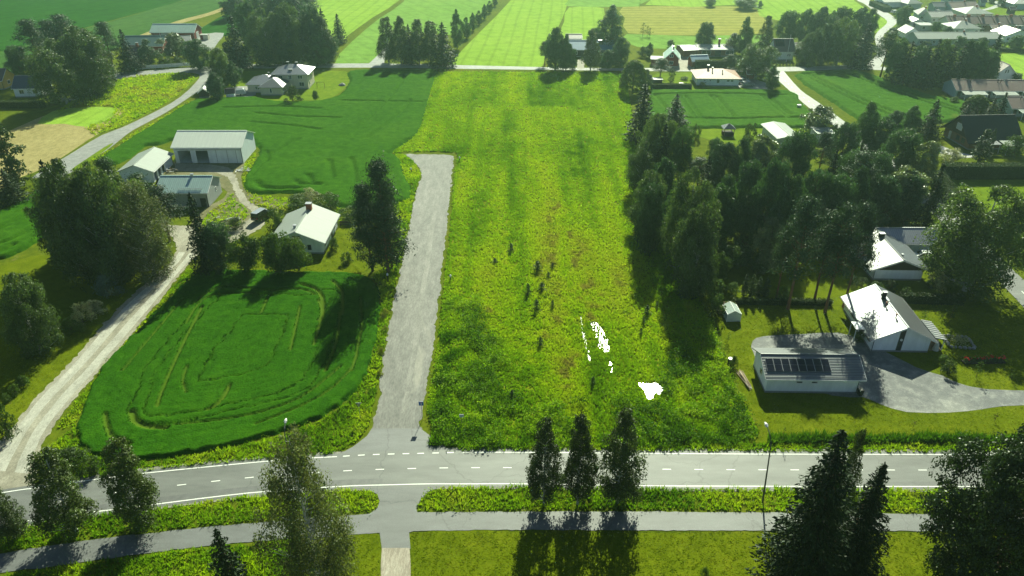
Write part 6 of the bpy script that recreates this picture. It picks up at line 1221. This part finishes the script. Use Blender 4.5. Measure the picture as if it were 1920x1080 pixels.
# young trees on the lawns
for i, (k, x, yb, yt, w_, lb) in enumerate([('Q', 1735, 602, 580, 14, 'thin young tree on the lawn right of the white house roof'), ('Q', 1836, 708, 676, 18, 'thin young tree below the rose bed'), ('Q', 1900, 712, 692, 12, 'thin young tree near the right edge below the roses'), ('D', 1714, 802, 788, 9, 'tiny reddish sapling on the roadside lawn'), ('D', 1868, 790, 774, 9, 'reddish sapling at the right of the roadside lawn'), ('Q', 1832, 820, 810, 8, 'left of three tiny saplings by the right ditch'), ('Q', 1846, 824, 808, 8, 'middle of three tiny saplings by the right ditch'), ('Q', 1860, 824, 806, 8, 'right of three tiny saplings by the right ditch'), ('Q', 1786, 602, 570, 22, 'young tree between lawn and shade right of the porch'), ('Q', 1366, 642, 622, 10, 'thin sapling by the meadow edge below the greenhouse'), ('Q', 1360, 662, 640, 10, 'thin sapling above the barrel by the meadow edge'), ('D', 1459, 627, 613, 9, 'reddish sapling on the lawn above the garage'), ('Q', 1469, 830, 800, 8, 'thin sapling beside the curved street lamp head'), ('U', 1376, 690, 668, 16, 'dark shrub beside the white-lidded barrel'), ('Q', 1405, 650, 700, 10, '')]):
    if lb: tree(k, x, yb, yt, w_, lb)
# spruce saplings in the meadow
SP_ = [(1008, 508, 482, 20, 'largest spruce sapling in the middle of the meadow'), (990, 552, 524, 14, 'tall thin spruce sapling left of the ditch'), (1036, 504, 488, 10, 'small sapling right of the largest one'), (1028, 520, 506, 10, 'small sapling just below the largest one'), (1016, 545, 524, 16, 'sapling right of the tall thin one'), (1006, 582, 554, 16, 'sapling below the tall thin one'), (1036, 578, 558, 10, 'narrow sapling above the brownish reeds'), (958, 472, 450, 14, 'sapling at the left by the tan streak'), (1013, 648, 626, 14, 'sapling low in the meadow left of the ditch water'), (1214, 590, 566, 15, 'dark sapling at the right of the meadow'), (1207, 606, 588, 10, 'sapling just below the dark right one'), (1202, 628, 610, 9, 'lowest of the saplings at the right of the meadow'), (1232, 576, 560, 9, 'thin sapling right of the dark right one'), (1112, 722, 700, 13, 'sapling near the meadow front below the ditch water'), (928, 494, 480, 12, 'tiny sapling near the gravel road side'), (960, 748, 724, 13, 'sapling in the tall weeds at the meadow front')]
for x, yb, yt, w_, lb in SP_: tree('I', x, yb, yb - (yb - yt) * .72, w_, lb, 'spruce saplings in the meadow')
# domed willows: lobed crowns
def domed(label, x, yb, yt, wpx, seed, lobesn=15):
    b = P(x, yb); h = height_at(b.y, yt); wm = wpx * depth_of((b.x, b.y, h / 2)) / FPX; r = np.random.default_rng(seed); Cs = []; T = []
    Os = []
    for k in range(64):
        a = k * 2.4; e = .03 + 1.5 * (k / 64) ** 1.15; d = np.array([math.cos(a) * math.cos(e) * wm * .40, math.sin(a) * math.cos(e) * wm * .40, h * (.06 + .78 * math.sin(e))])
        n = 260; v = r.normal(size=(n, 3)); v /= np.linalg.norm(v, axis=1, keepdims=True); v[:, 2] = np.where(v[:, 2] < -.3, -v[:, 2], v[:, 2])
        Cs.append(d + v * wm * .12 * r.uniform(.8, 1.0, (n, 1))); Os.append(v); T.append(np.full(n, r.uniform(.88, 1.12)))
    C = np.vstack(Cs); C[:, 2] = np.maximum(C[:, 2], .1); T = np.concatenate(T)[:, None] * np.ones((1, 3))
    o = thing('willow_tree', label, 'tree', b); tm, _ = trunk_mb(h * .8, .25, r); tm.build('trunk', BARK_D, o); c = bpy.data.objects.new('crown', crown_mesh('crown', C, .42 * r.uniform(.6, 1.2, len(C)), T, LF_R, r, out=np.vstack(Os))); link(c, o)
domed('domed willow with lobed pale crown at the meadow corner', 1186, 172, 108, 54, 5); domed('low domed willow in front of the blue-grey rowhouse', 1826, 214, 178, 50, 6)

# ================================================================== HAZE
hz = MB(); hz.box(-1500, 1500, -400, 2500, -1.2, 78); m = bpy.data.materials.new('haze_air'); m.use_nodes = True; t = m.node_tree
t.nodes.remove(t.nodes['Principled BSDF']); pv = t.nodes.new('ShaderNodeVolumePrincipled'); pv.inputs['Color'].default_value = (.62, .92, .86, 1); pv.inputs['Density'].default_value = .00032; pv.inputs['Anisotropy'].default_value = .8
t.links.new(pv.outputs[0], t.nodes['Material Output'].inputs['Volume'])
ho = hz.build('haze', m); tag(ho, 'thin bright summer haze over the fields', 'haze', None, 'stuff')
